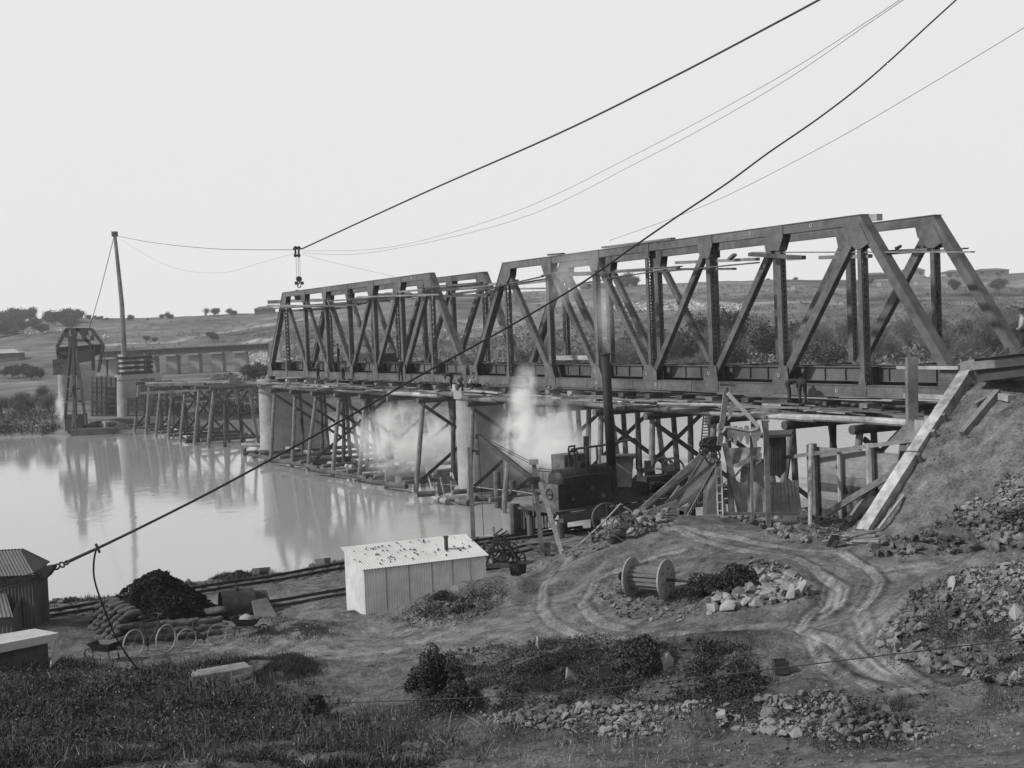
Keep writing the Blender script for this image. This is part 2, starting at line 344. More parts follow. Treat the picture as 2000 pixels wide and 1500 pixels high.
setattr_(gm,'tone',np.clip(tone,.15,2))
def speck(N,L,M2,tc,c):
    for sc,th,am in ((7,.16,.55),(16,.2,.4),(11,.15,-.5)):
        v=N.new('ShaderNodeTexVoronoi');v.inputs['Scale'].default_value=sc;v.inputs['Randomness'].default_value=1;L.new(tc.outputs['Object'],v.inputs['Vector'])
        w_=N.new('ShaderNodeSeparateColor');L.new(v.outputs['Color'],w_.inputs[0])
        k=M2('MULTIPLY',M2('LESS_THAN',v.outputs['Distance'],M2('MULTIPLY',w_.outputs[0],th*1.6)),am);c=M2('MULTIPLY',c,M2('ADD',k,1.0))
    return c
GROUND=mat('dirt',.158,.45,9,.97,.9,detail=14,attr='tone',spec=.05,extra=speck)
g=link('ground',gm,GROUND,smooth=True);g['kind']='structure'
# ---------------------------------------------------------------- river
rv=MB();rv.add([(-900,10,0),(1200,10,0),(1200,520,0),(-900,520,0)],[(0,1,2,3)])
wm=bpy.data.materials.new('river_water');wm.use_nodes=True;N=wm.node_tree.nodes;L=wm.node_tree.links;b=N['Principled BSDF']
b.inputs['Base Color'].default_value=(.31,.31,.31,1);b.inputs['Roughness'].default_value=.07;b.inputs['IOR'].default_value=1.38
tc=N.new('ShaderNodeTexCoord')
def wn(sc,st,de):
    m=N.new('ShaderNodeMapping');m.inputs['Scale'].default_value=st;L.new(tc.outputs['Object'],m.inputs[0])
    n=N.new('ShaderNodeTexNoise');n.inputs['Scale'].default_value=sc;n.inputs['Detail'].default_value=de;L.new(m.outputs[0],n.inputs[0]);return n.outputs[0]
a=wn(.9,(1,.55,1),4);c=wn(.05,(1,2.2,1),3)
sx=N.new('ShaderNodeSeparateXYZ');L.new(tc.outputs['Object'],sx.inputs[0])
rr=N.new('ShaderNodeMapRange');rr.interpolation_type='SMOOTHSTEP';rr.inputs[1].default_value=-14;rr.inputs[2].default_value=12;rr.inputs[3].default_value=.07;rr.inputs[4].default_value=.3;L.new(sx.outputs[0],rr.inputs[0]);L.new(rr.outputs[0],b.inputs['Roughness'])
mr=N.new('ShaderNodeMapRange');mr.inputs[1].default_value=.42;mr.inputs[2].default_value=.6;mr.inputs[3].default_value=.015;mr.inputs[4].default_value=.13;L.new(c,mr.inputs[0])
bp=N.new('ShaderNodeBump');bp.inputs['Distance'].default_value=.05;L.new(a,bp.inputs['Height']);
rs_=N.new('ShaderNodeMapRange');rs_.interpolation_type='SMOOTHSTEP';rs_.inputs[1].default_value=-10;rs_.inputs[2].default_value=14;rs_.inputs[3].default_value=0;rs_.inputs[4].default_value=1.6;L.new(sx.outputs[0],rs_.inputs[0])
am=N.new('ShaderNodeMath');am.operation='ADD';L.new(mr.outputs[0],am.inputs[0]);L.new(rs_.outputs[0],am.inputs[1]);bp.inputs['Distance'].default_value=.12
L.new(am.outputs[0],bp.inputs['Strength']);L.new(bp.outputs[0],b.inputs['Normal'])
link('river',npmesh('river',np.array(rv.v),[np.array(rv.f)]),wm)['kind']='structure'
# ---------------------------------------------------------------- far bank and hills
BK=([-1200,-200,0,160,300,500,750,1000,1400,2000,3200],[150,170,176,176,186,196,212,204,197,197,190])
SKY=([-1200,0,100,233,400,533,736,905,1024,1200,1360,1500,1720,2000,3200],[60,50,61,54,53,56,68,68,70,75,80,78,70,70,55])
def uof(px):return ray(px,700)[0]/ray(px,700)[1]
UB=[uof(p) for p in BK[0]];US=[uof(p) for p in SKY[0]]
def zh(x,y):
    x=np.asarray(x,float);y=np.asarray(y,float);u=x/np.maximum(y,1);bk=np.interp(u,UB,BK[1])+6*fbm(x,y,40,3);top=CZ+np.interp(u,US,SKY[1])*900/F
    z=-2+sst(-4,3,y-bk)*3.4+sst(3,70,y-bk)*1.2
    rs=np.interp(u,[uof(480),uof(620)],[225,75]);k=np.clip((y-bk-rs)/(900-bk-rs),0,1);k=k**1.15*(1.0)
    k=np.where(k<1,k*(1-.08*np.sin(k*math.pi*2)),k)
    z=z+(top-2.6)*np.minimum(k,1)
    z=z+fbm(x,y,90,4)*7*sst(rs,rs+240,y-bk)*(1-.6*sst(650,900,y))+.5*fbm(x,y,12,3)*sst(0,30,y-bk)
    z=np.where(y>900,z-(y-900)*.02,z);return z
def hp(px,py,y0=165,y1=1000):
    r=ray(px,py);ys=np.linspace(y0,y1,1400);P=CP[None]+r[None]*(ys/r[1])[:,None];q=P[:,2]-zh(P[:,0],P[:,1])
    i=int(np.argmax(q<0)) if (q<0).any() else len(ys)-1
    p=P[i].copy();p[2]=float(zh(p[0:1],p[1:2])[0]);return p
ysf=160*np.exp(np.linspace(0,math.log(1500/160),330));usf=np.linspace(-1.0,1.0,640)
hm,X,Y,Zz=grid_mesh(usf,ysf,zh,'hills')
tone=1+.5*fbm(X,Y,60,4)+.25*fbm(X,Y,12,3)
def hroad(pts,wd,a):
    global tone
    P=[tuple(hp(*q)[:2]) for q in pts];d=polydist(X,Y,P);dist=np.interp(Y,[150,900],[.5,1]);tone=tone+a*np.exp(-(d/wd)**2)
hroad([(205,675),(290,670),(340,668),(400,655),(470,643),(540,634),(590,625),(660,610)],3,1.6)
hroad([(470,652),(500,648),(545,638)],3,-.5)
hroad([(480,668),(525,665)],3,1.6)
hroad([(560,700),(640,697),(690,690)],2,.8)
hroad([(1060,592),(1200,594),(1350,592)],9,.6);hroad([(1230,600),(1300,603),(1440,606)],14,.7)
hroad([(1400,592),(1600,590),(1700,592),(1760,584),(1850,583),(2050,579)],3,1.0);hroad([(1380,585),(1500,582),(1650,578)],6,-.35)
hroad([(1700,588),(1740,580),(1850,577),(2000,574)],5,-.35)
hroad([(0,694),(60,690),(110,686)],6,.5);hroad([(0,712),(110,712)],2,-.4);hroad([(300,742),(520,736)],1.5,.8)
hroad([(860,645),(960,632)],3,.6);hroad([(700,640),(800,636)],3,.5);hroad([(480,735),(500,712),(525,690)],4,1.2)
for px,py,z,a in [(640,640,18,-.25),(1500,660,30,-.3),(1800,640,40,-.3),(100,640,40,.15),(420,640,30,.12)]:
    q=hp(px,py);tone=tone+a*np.exp(-(((X-q[0])/z)**2+((Y-q[1])/z/1.5)**2))
setattr_(hm,'tone',np.clip(tone,.3,3))
HILL=mat('hill_pasture',.19,.5,.12,.98,0,detail=15,attr='tone',spec=.05)
h=link('hills',hm,HILL,smooth=True);h['kind']='structure'
#@@BRIDGE
# ---------------------------------------------------------------- truss bridge spans
PN=5.5;W=4.37;HT=8.01;HB=.51;HC=.466
def span(t0,label):
    R=thing('truss_bridge_span',label,'bridge span',B(t0,0,0),xa=D,group='riveted steel truss spans of the new bridge')
    P=lambda k,e,z:B(t0+k*PN,e,z)
    def laced(p0,p1,wt,we,name,dbl=False,solid=False):
        m=MB();p0=np.asarray(p0,float);p1=np.asarray(p1,float);d=p1-p0;L=np.linalg.norm(d);d/=L;A=np.cross(d,E);A/=np.linalg.norm(A)
        for s in (-1,1):
            m.beam(p0+E*s*(we/2-.01),p1+E*s*(we/2-.01),wt,A,.025,E)
            for q in (-1,1):m.beam(p0+E*s*(we/2-.05)+A*q*(wt/2-.01),p1+E*s*(we/2-.05)+A*q*(wt/2-.01),.02,A,.07,E)
        n=max(4,int(L/(.24 if dbl else .34)));ww=we-.06;bw_=.085 if dbl else .055
        for i in range(n):
            a=L*i/n;b_=L*(i+1)/n
            for q in (-1,1):
                o=A*q*(wt/2+.004)
                for s in ((1,-1) if dbl else ((1 if i%2 else -1),)):
                    m.bar(p0+d*a+E*s*ww/2+o,p0+d*b_-E*s*ww/2+o,bw_,.012,up=A)
        if solid:
            for q in (-1,1):m.beam(p0+A*q*(wt/2-.04),p1+A*q*(wt/2-.04),.012,A,we-.14,E)
        return m.build(name,STEEL,R)
    for row in (0,1):
        ec=(.22 if row==0 else W+.22)   # member centre line; outer face at e=0 / W
        c=MB();c.beam(P(-.08,ec,HB/2),P(8.08,ec,HB/2),.44,E,HB,Z)
        for s in (0,1):c.beam(P(-.06,ec,HB*s),P(8.06,ec,HB*s),.5,E,.025,Z)
        c.build('bottom_chord',RIV,R)
        for k in (1,2,3.35,4.36,5.25,6.0,7):
            j=MB();j.beam(P(k,ec-.235,.02),P(k,ec-.235,HB-.02),.5,D,.02,E);j.build('splice_plate',RIV,R)
        zc=HT-HC/2
        c=MB();c.beam(P(.96,ec,zc),P(7.04,ec,zc),.42,E,HC-.03,Z);c.beam(P(.955,ec,HT-.02),P(7.045,ec,HT-.02),.5,E,.035,Z)
        c.build('top_chord',RIV,R)
        for k0,k1 in ((0,1),(8,7)):
            a=P(k0,ec,HB*.55);b_=P(k1,ec,HT-.21);d=(b_-a)/np.linalg.norm(b_-a);A=np.cross(d,E);A*= -1 if A[2]<0 else 1
            m=MB()
            for s in (-1,1):
                m.beam(a+E*s*.2,b_+E*s*.2,.42,A,.03,E)
                for q in (-1,1):m.beam(a+E*s*.17+A*q*.2,b_+E*s*.17+A*q*.2,.02,A,.1,E)
            m.beam(a+A*.225,b_+A*.225,.025,A,.5,E);m.beam(a-A*.1,b_-A*.1,.02,A,.36,E)
            m.build('end_post',STEEL,R)
        for k in range(1,8):
            if k in (1,7,4):laced(P(k,ec,HB),P(k,ec,HT-HC),.24,.40,'hanger')
            else:laced(P(k,ec,HB),P(k,ec,HT-HC),.34,.34,'post',True,False)
        for k0,k1 in ((1,2),(2,3),(3,4),(7,6),(6,5),(5,4)):
            wd=.42 if k0 in (1,7) else .32
            laced(P(k0,ec,HT-HC*.8),P(k1,ec,HB*1.2),wd,.30,'diagonal',True,False)
        # gusset plates, outer and inner
        for k in range(0,9):
            s=1 if k<4 else -1
            if k in (0,8):
                s=1 if k==0 else -1
                poly=[(-.1*s,-.02),(1.1*s,-.02),(1.1*s,HB+.05),(.95*s,1.25),(-.1*s,1.25)]
            elif k in (1,7):poly=[(-.24,HB),(-.14,1.0),(.14,1.0),(.24,HB),(.24,.03),(-.24,.03)]
            elif k==4:poly=[(-.66,.03),(-.66,1.0),(-.2,1.35),(.2,1.35),(.66,1.0),(.66,.03)]
            else:poly=[(-.62*s,.03),(-.62*s,HB),(-.5*s,1.3),(-.15*s,1.42),(.34*s,1.15),(.66*s,HB),(.66*s,.03)]
            for e0 in (-.03,.44):
                m=MB();m.prism([P(k,(0 if row==0 else W)+e0,zz)+D*x for x,zz in poly],E*.018);m.build('gusset_plate',RIV,R)
            if k in (0,8):continue
            if k in (1,7):poly=[(.95*s,HT-HC+.06),(.8*s,HT-.95),(.2*s,HT-1.5),(-.2*s,HT-1.5),(-.66*s,HT-1.3),(-.25*s,HT-.6),(-.1*s,HT-HC+.06)]
            elif k==4:poly=[(-.3,HT-.05),(.3,HT-.05),(.3,HT-.85),(-.3,HT-.85)]
            else:poly=[(-.5*s,HT-.05),(.7*s,HT-.05),(.72*s,HT-HC),(.55*s,HT-1.15),(-.18*s,HT-1.2),(-.5*s,HT-HC-.1)]
            for e0 in (-.03,.44):
                m=MB();m.prism([P(k,(0 if row==0 else W)+e0,zz)+D*x for x,zz in poly],E*.018);m.build('gusset_plate',RIV,R)
    # floor
    for k in range(9):
        m=MB();e0,e1=.45,W+.0
        kk=k+(.05 if k==0 else -.05 if k==8 else 0)
        m.beam(P(kk,e0,.78),P(kk,e1,.78),1.05,Z,.02,D)
        for zz in (.27,1.3):m.beam(P(kk,e0,zz),P(kk,e1,zz),.03,Z,.28,D)
        m.build('floor_beam',DSTEEL,R)
    for e in (.95,1.7,3.1):
        m=MB();m.beam(P(.05,e,.95),P(7.95,e,.95),.62,Z,.02,E)
        for zz in (.65,1.27):m.beam(P(.05,e,zz),P(7.95,e,zz),.025,Z,.22,E)
        for i in range(32):
            x=P(.12+i*.25,e-.05,.95);m.beam(x-Z*.3,x+Z*.3,.02,D,.1,E)
        m.build('stringer',mat('stringer_steel',.12,.35,1,.6,.1) ,R)
    for k in range(1,8):
        m=MB();m.beam(P(k,.42,.2),P(k,W,.2),.1,Z,.1,D);m.build('lateral_strut',DSTEEL,R)
    # chalk letters on the outer plates
    for k,z,a in ((1.55,HT-.22,0),(2.35,HT-.2,0),(1.3,.25,0),(2.02,.9,0),(3.02,.95,0),(3.9,.3,0),(5.0,.3,0),(4.05,.9,0),(5.02,.95,0)):
        p=P(k,-.034,z)-E*(.02 if z<1.2 and abs(k-round(k))<.1 else 0);m=MB()
        m.bar(p-D*.06+Z*.1,p-D*.06-Z*.06,.02,.012,up=E);m.bar(p+D*.06+Z*.1,p+D*.06-Z*.06,.02,.012,up=E);m.bar(p-D*.06-Z*.06,p+D*.06-Z*.06,.012,.02)
        m.build('chalk_mark',WHITE,R)
    for k in (0,8):
        for row in (0,1):
            m=MB();c=P(k+(.04 if k==0 else -.04),(0 if row==0 else W)+.22,-.17);m.box(c,.7,.5,.3,D,E);m.build('bearing_block',DSTEEL,R)
    return R
span(0,'nearer steel truss span ending at the earth embankment on the right')
T2=8*PN+.78
span(T2,'farther steel truss span between the two round-nosed concrete piers')
# ---------------------------------------------------------------- piers
def pier(t,zb,ztop,label,r=1.08,e0=.15,e1=W+.25,cap=True,base=True,M=CONC):
    c=B(t,e0,0);R=thing('bridge_pier',label,'bridge pier',(c[0],c[1],zb),xa=D,group='concrete piers of the new bridge')
    def stad(m,z0,z1,ra,rb):
        n=14;pr=[]
        for z,r_ in ((z0,ra),(z1,rb)):
            for i in range(n+1):
                a=math.pi*i/n;pr.append(B(t,e0,0)+D*r_*math.cos(a)-E*r_*math.sin(a)+Z*(z-8))
            for i in range(n+1):
                a=math.pi*i/n;pr.append(B(t,e1,0)-D*r_*math.cos(a)+E*r_*math.sin(a)+Z*(z-8))
        k=2*n+2;f=[(i,(i+1)%k,k+(i+1)%k,k+i) for i in range(k)]+[tuple(range(k-1,-1,-1)),tuple(range(k,2*k))];m.add(pr,f);return m
    stad(MB(),zb,ztop-.72,r*1.1,r).build('shaft',M,R)
    if cap:stad(MB(),ztop-.72,ztop,r+.14,r+.14).build('cap',M,R)
    if base:stad(MB(),zb-.2,.75,r*1.35,r*1.32).build('base',M,R)
    return R
pier(44.4,-1.2,7.66,'round-nosed concrete pier wreathed in steam where the two spans meet')
pier(89.2,-1.2,7.66,'clean round-nosed concrete pier under the far end of the farther span')
pier(156,-.5,7.4,'concrete pier with a crib of timbers and the tall gin pole above it',r=1.0)
pier(204,.5,8.6,'concrete pier by the far bank beneath the hung girder',r=1.0)
# ---------------------------------------------------------------- trestle bents and logs
def log(p0,p1,r,label,group=None,m=LOG,r1=None,name='log',cat='log'):
    return MB().cyl(p0,p1,r,r1 or r*.88,9,jit=r*.25).thing(name,m,label,cat,group,smooth=False)
def bent(t,label,zb=-1.5,zt=6.75,e0=-1.9,e1=6.4,n=4,ties=True,group='timber pile bents under the spans',name='pile_bent',big=1.,seed=0):
    rn=random.Random(int(t*10)+seed);R=thing(name,label,'pile bent',B(t,0,zb-8),xa=D,group=group)
    capz=zt
    es=[e0+.45+(e1-e0-.9)*i/(n-1) for i in range(n)]
    for i,e in enumerate(es):
        s=(i/(n-1)-.5)*2;m=MB();m.cyl(B(t+rn.uniform(-.3,.3),e+s*1.0+rn.uniform(-.25,.25),zb-8),B(t,e,capz-8.18),.2*big,.155*big,9,jit=.12);m.build('pile',LOG if i%3 else TIMB,R)
    MB().cyl(B(t,e0,capz-8),B(t,e1,capz-8),.21*big,.19*big,9).build('cap_log',DTIMB,R)
    zl=.9
    for s in ((-1,1) if rn.random()<.3 else (rn.choice((-1,1)),)):
        m=MB();m.bar(B(t+.22*s,es[0] if s<0 else es[-1],capz-8.4),B(t+.22*s,(es[-1] if s<0 else es[0])-.4*s,zl-8),.07,.24,up=(0,0,1));m.build('cross_brace',DTIMB,R)
    if ties:
        MB().cyl(B(t+.3,e0-1.2,zl-8),B(t+.3,e1+1,zl-8.1),.17*big,.16*big,8).build('tie_log',LOG,R)
    return R
ts=[4.2,8.6,14.4,19.8,24.9,30.2,35.6,41]
for i,t in enumerate(ts):bent(t,f'splayed timber pile bent under the nearer span, {ORD[i]} from the embankment',zb=(-1.5 if i>1 else 1.),ties=i>3)
ts=[49,54.6,60.2,65.8,71.4,77,82.8]
for i,t in enumerate(ts):bent(t,f'splayed timber pile bent under the farther span, {ORD[i]} from the steaming pier')
# runs of bearer logs on the bent caps
def bearers(t0,t1,seg,e,zz,tag,m=LOG,r=.2):
    k=0;t=t0
    while t<t1:
        u=min(t+seg+.4,t1+.3);log(B(t-.3,e+rnd.uniform(-.1,.1),zz+rnd.uniform(-.05,.05)),B(u,e+rnd.uniform(-.1,.1),zz+rnd.uniform(-.05,.05)),r,tag,'bearer logs laid over the bent caps',PLOG if (t==t0 and e<0) or rnd.random()<.12 else LOG);t+=seg;k+=1
bearers(-.5,42,7.6,-1.55,-.87,'long round bearer log on the camera side beneath the nearer span',LOG,.17)
for e in (.3,2.2,4.5,6.1):bearers(1,42,10.5,e,-.87,'bearer log half hidden beneath the nearer span')
bearers(46.5,87,8.1,-1.55,-.87,'long round bearer log on the camera side beneath the farther span',LOG,.17)
for e in (.3,2.2,4.5,6.1):bearers(46.5,87,11,e,-.87,'bearer log half hidden beneath the farther span')
# loose staging planks under the bottom chords
def plank(p0,p1,w=.26,h=.05,label='',group=None,m=TIMB,name='plank',cat='plank',up=(0,0,1)):
    return MB().bar(p0,p1,w,h,up).thing(name,m,label,cat,group)
ms=[TIMB,DTIMB,PTIMB,TIMB,DTIMB,DTIMB,TIMB,DTIMB]
for side,(t0,t1,nn,lb) in enumerate(((1,43,64,'nearer'),(45.5,88,54,'farther'))):
    for i in range(nn):
        t=rnd.uniform(t0,t1-3);l=rnd.uniform(2.5,5.5);e=rnd.uniform(-1.9,-.3) if i%4 else rnd.uniform(3,6.3);z=-.64+rnd.choice((0,.06,.12,.2))+rnd.uniform(0,.03)
        a=rnd.gauss(0,.1);plank(B(t,e,z),B(t+l,e+l*a,z+rnd.uniform(-.06,.08)),rnd.uniform(.2,.32),rnd.choice((.05,.05,.08)),f'loose staging plank lying under the bottom chord of the {lb} span',f'staging planks under the {lb} span',rnd.choice(ms))
    for i in range(int((t1-t0)/2.8)):
        t=t0+1.4+i*2.8;m=MB();c=B(t,.22+rnd.uniform(-.1,.2),-.35)
        m.box(c,.5,.9,.2,D,E);m.box(c-Z*.21,.8,.6,.2,D,E)
        m.thing('packing_block',rnd.choice(ms),f'stack of timber packing blocks holding up the bottom chord of the {lb} span','packing block',f'packing blocks under the {lb} span')
# hanging working stage planks at upper chord level
stg=[ # px0,py0,px1,py1,e, thick
 (1465,497,1570,503,-.3,.30),(1470,493,1900,492,.3,.1),(1540,505,1568,503,-.3,.3),(1603,503,1700,500,.4,.28),(1725,497,1888,485,2.3,.1),(1725,493,1815,488,1.2,.28),
 (1322,513,1480,506,.5,.25),(1290,531,1480,513,-.2,.1),(1290,526,1435,525,3.8,.2),(1205,530,1325,523,.4,.3),(1090,541,1330,520,-.2,.1),(1080,538,1180,533,.4,.35),
 (1180,545,1300,527,-.2,.08),(940,567,1060,540,-.2,.09),(980,558,1100,545,3.9,.25),(960,565,1075,563,3.9,.2),(1005,555,1110,537,1.5,.12),(1060,538,1115,528,-.2,.12),(1100,535,1160,533,1.5,.3),
 (1130,555,1210,541,2.5,.1),(1110,560,1150,556,3.5,.2),(1435,497,1425,506,.1,.2)]
for a in stg:
    p0=ate(a[0],a[1],a[4]);p1=ate(a[2],a[3],a[4])
    plank(p0,p1,.26,a[5]*.6,'working stage plank slung below the top chord of the nearer span','stage planks slung below the nearer top chord',rnd.choice((DTIMB,DTIMB,TIMB)))
stg=[(523,597,640,598,-.2,.2),(515,603,700,595,-.3,.12),(525,590,560,589,1,.35),(560,588,640,586,2.5,.3),(560,607,680,601,3.8,.2),(600,598,720,590,.5,.3),(640,588,770,579,-.2,.1),(690,590,760,585,2,.35),
 (700,580,860,575,-.3,.12),(760,582,860,572,1,.3),(730,575,800,577,3.5,.2),(780,570,950,555,-.2,.14),(850,568,960,560,2.5,.18),(860,578,955,576,3.8,.2),(880,575,950,566,1.5,.15),(820,562,940,552,-.5,.1),(900,565,1010,548,.8,.15)]
for a in stg:
    plank(ate(a[0],a[1],a[4]),ate(a[2],a[3],a[4]),.26,a[5],'working stage plank slung below the top chord of the farther span','stage planks slung below the farther top chord',rnd.choice((DTIMB,DTIMB,TIMB)))
MB().bar(B(19.5,.1,HT+.06),B(26.5,.15,HT+.1),.3,.1).thing('plank',TIMB,'pair of planks lying along the top of the nearer chord past its middle','plank')
MB().bar(B(31,.1,HT+.06),B(32.7,.12,HT+.1),.3,.1).thing('plank',DTIMB,'short dark plank lying across the nearer top chord near the joint','plank')
MB().bar(ate(1692,426,W*.6),ate(1718,424,W*.55),.3,.3).thing('timber_block',PTIMB,'pale square timber block on top of the far truss at the right','timber block')
MB().cyl(ate(1750,486,1.2),ate(1760,480,1.25),.1,.06,7).thing('rope_coil',ROPE,'small dark coil lying on the stage plank between the right end posts','coil')
MB().bar(B(3.2,-.18,1.33),B(-.2,-.18,1.33),.12,.14).thing('plank',PTIMB,'pale squared timber laid level behind the tall post, topmost of two','timber')
MB().bar(B(2.4,-.6,.18),B(-1.3,-.9,.18),.14,.18).thing('plank',PTIMB,'pale squared timber pinned to the sloping coping, lowest of two','timber')
MB().bar(B(38,3.2,1.6),B(32.5,3.3,1.62),.5,.28).thing('timber_stack',PTIMB,'pale stacked boards on the nearer span deck near the joint','timber stack')
MB().bar(B(74,3.3,1.55),B(66,3.3,1.55),1.2,.9).thing('girder_stack',DSTEEL,'dark plate girder lying on the deck near the far end','girder')
#@@RIVER WORKS
# ---------------------------------------------------------------- low fender logs at water level along the farther span
for i,(a,b_,m,lb) in enumerate([((472,869),(545,868),PLOG,'flat pale log lying at the foot of the far pier, leftmost of the boom'),((515,868),(560,876),PLOG,'short pale log on the boom beside the far pier'),((540,872),(612,885),PLOG,'pale log of the boom running away from the far pier foot'),
 ((590,891),(664,890),LOG,'dark log poking out of the boom toward the left'),((650,891),(742,908),PLOG,'longest pale log of the boom above the open water'),((643,905),(690,912),PLOG,'pale log low on the boom under the longest one'),
 ((610,906),(700,899),LOG,'bark covered log crossing the boom below the long pale one'),((738,913),(870,922),PLOG,'pale log leading the boom into the steam by the near pier'),((712,930),(800,921),LOG,'dark log projecting from the boom near its right end'),((700,920),(760,928),PLOG,'pale slab on the waterline in the right half of the boom'),((785,936),(860,930),LOG,'dark stub log at the right end of the boom'),((815,965),(850,963),LOG,'dark log sticking out left of the mooring raft'),
 ((480,885),(560,880),LOG,'dark wet log at the waterline under the far pier foot'),((570,897),(640,893),LOG,'dark log between the bents close to the water'),((690,905),(770,899),DTIMB,'dark log crossing between the bents beside the longest pale one')]):
    p=at(*a,.55+.1*(i%3));q=at(*b_,.55+.1*(i%3));log(p,q,.21,lb,'logs of the low boom along the farther span',m)
for i,(px,py) in enumerate([(478,890),(497,895),(520,898),(660,895),(635,912),(696,915),(757,925),(792,930),(860,965),(890,960),(612,905),(735,912)]):
    p=at(px,py,.0);MB().cyl(p-Z*1.5,p+Z*.75,.2,.19,9).thing('mooring_pile',DTIMB,'short pile stub standing in the water under the low log boom','pile','short pile stubs under the log boom')
for t in range(6):
    a=B(50+6.2*t,-2.6,-7.5);b_=B(55.6+6.2*t,-3.4+.4*(t%2),-7.45);log(a,b_,.18,'dark waling log tied along the feet of the farther bents','waling logs at the feet of the farther bents',DTIMB)
# raft by the near pier
R=thing('mooring_raft','small raft of logs and posts at the left of the steaming pier','raft',at(870,975,0),xa=(1,.1,0))
for i,(a,b_) in enumerate([((848,972),(874,980)),((872,973),(930,973)),((893,978),(915,982)),((925,972),(1010,972))]):MB().cyl(at(*a,.25),at(*b_,.25),.22,.2,9).build('log',PLOG if i==0 else LOG,R)
MB().box(at(868,970,0)+Z*1.1,.9,.7,1.6).build('crate',DTIMB,R)
for a,b_ in (((835,930),(846,965)),((845,925),(850,962)),((862,945),(868,968)),((884,935),(898,968))):MB().bar(at(a[0],a[1]+30,0)+Z*1.5,at(*b_,.2),.09).build('stake',PTIMB,R)
for i,(px,py0,py1) in enumerate([(973,920,992),(1003,938,985)]):
    p=at(px,py1,0);q=p+Z*((py1-py0)/F*p[1]);MB().cyl(p-Z,q,.27,.25,10).thing('mooring_pile',(LOG,DTIMB)[i],('thick pile standing alone in the water left of the slatted jetty','dark thick pile standing just behind the slatted jetty corner')[i],'pile')
log(at(978,925,0)+Z*1.5,at(1052,912,0)+Z*1.6,.26,'thick bark log lying level behind the crane toward the steaming pier',None,LOG)
log(at(1010,975,0)+Z*.2,at(1050,968,0)+Z*.3,.25,'pale wet log floating behind the slatted jetty',None,PLOG)
MB().cyl(at(985,942,0)+Z*1.2,att(991,770,41),.17,.13,8).thing('staging_pole',PTIMB,'slender pale pole rising in the steam right of the near pier','pole')
# ---------------------------------------------------------------- far staging between the two far piers
for i,t in enumerate((105,111,117,123,129,135,141)):
    bent(t,f'bare pile bent standing in the river, {ORD[i]} beyond the far pier',zt=6.5,e0=-1.5,e1=3.4,n=4,group='pile bents beyond the far pier',seed=3,big=1.05,ties=True)
for i,(a,b_,m) in enumerate([((286,749),(450,745),TIMB),((288,752),(400,750),DTIMB),((275,768),(410,761),DTIMB),((380,765),(475,761),DTIMB),((345,775),(440,770),DTIMB),((345,785),(460,779),TIMB),((330,776),(460,772),DTIMB),((300,760),(420,757),DTIMB)]):
    plank(att(*a,125),att(*b_,112),.3,.3,f'dark horizontal timber across the bare bents beyond the far pier','timbers across the far pile bents',m)
for a,b_,lb in (((282,838),(322,842),'short pale log floating at the left of the bare far bents'),((314,831),(350,846),'pale log sloping down to the water, upper one of two in line'),((340,845),(376,858),'pale log sloping down to the water, lower one of two in line')):log(at(*a,.5)+Z*.3,at(*b_,.3),.3,lb,None,PLOG)
log(at(362,862,.4),at(497,851,.4),.26,'long dark log lying on the water from the bare bents to the far pier',None,DTIMB)
log(at(330,849,.4),at(470,843,.4),.26,'long dark log lying on the water behind the bare far bents',None,DTIMB)
# gin pole and crib at the third pier
tp=B(156,2.2,0)
gb=att(243,703,156);gt=att(224,457,156)
R=thing('gin_pole','tall slightly leaning gin pole rising from the crib on the far pier','gin pole',gb)
MB().tube([gb,gb*.55+gt*.45+V3(.25,0,0),gt],.42,9,r1=.24).build('pole',TIMB,R);MB().box(gt,.75,.6,.7).build('pole_head',DTIMB,R)
MB().tube([gt,att(195,572,160),att(175,640,165)],.05,5).thing('guy_rope',ROPE,'thin guy rope running down to the left from the gin pole head','rope')
c=B(156,1.2,-.5);R=thing('timber_crib','dark crib of crossed timbers under the gin pole on the far pier','timber crib',c,xa=D)
for k in range(4):
    for s in (-1,1):
        MB().bar(B(156+s*1.0,-.4,-.4+k*.72),B(156+s*1.0,4.2,-.4+k*.72),.42,.4).build('crib_timber',DTIMB,R)
        MB().bar(B(154.4,1.9+s*1.8,-.04+k*.72),B(157.6,1.9+s*1.8,-.04+k*.72),.4,.36).build('crib_timber',PTIMB if s<0 else DTIMB,R)
# form scaffolds round the far piers (grids of poles)
def scaffold(x0,x1,y0,y1,depth,nx,ny,label,m=DTIMB,back=PTIMB):
    c=atd((x0+x1)/2,y1,depth);R=thing('form_scaffold',label,'scaffold',c,group='boarded pier forms on the far bank')
    if back is not None:
        m2=MB();a=atd(x0,y0,depth+.6);b_=atd(x1,y0,depth+.6);c2=atd(x1,y1,depth+.6);d2=atd(x0,y1,depth+.6);m2.hexa([a,b_,c2,d2],[q+V3(0,.5,0) for q in (a,b_,c2,d2)]);m2.build('board_form',back,R)
    for i in range(nx+1):
        x=x0+(x1-x0)*i/nx;MB().bar(atd(x,y0-rnd.uniform(0,4),depth),atd(x,y1,depth),.16).build('upright',m,R)
    for i in range(ny+1):
        y=y0+(y1-y0)*i/ny;MB().bar(atd(x0-3,y,depth-.2),atd(x1+2,y,depth-.2),.13).build('ledger',m,R)
    return R
FORM=mat('form_boards',.26,.35,1.2,.9,.2)
scaffold(180,226,738,812,183,5,8,'boarded pier form with a grid of battens left of the crib pier',back=FORM)
scaffold(276,300,741,812,184,6,2,'pier form of close upright battens right of the crib pier',back=FORM)
scaffold(250,300,778,812,174,3,3,'low boarded form in front of the crib pier',back=FORM)
scaffold(300,352,752,812,186,4,6,'wide boarded form seen through the bare far bents',back=FORM)
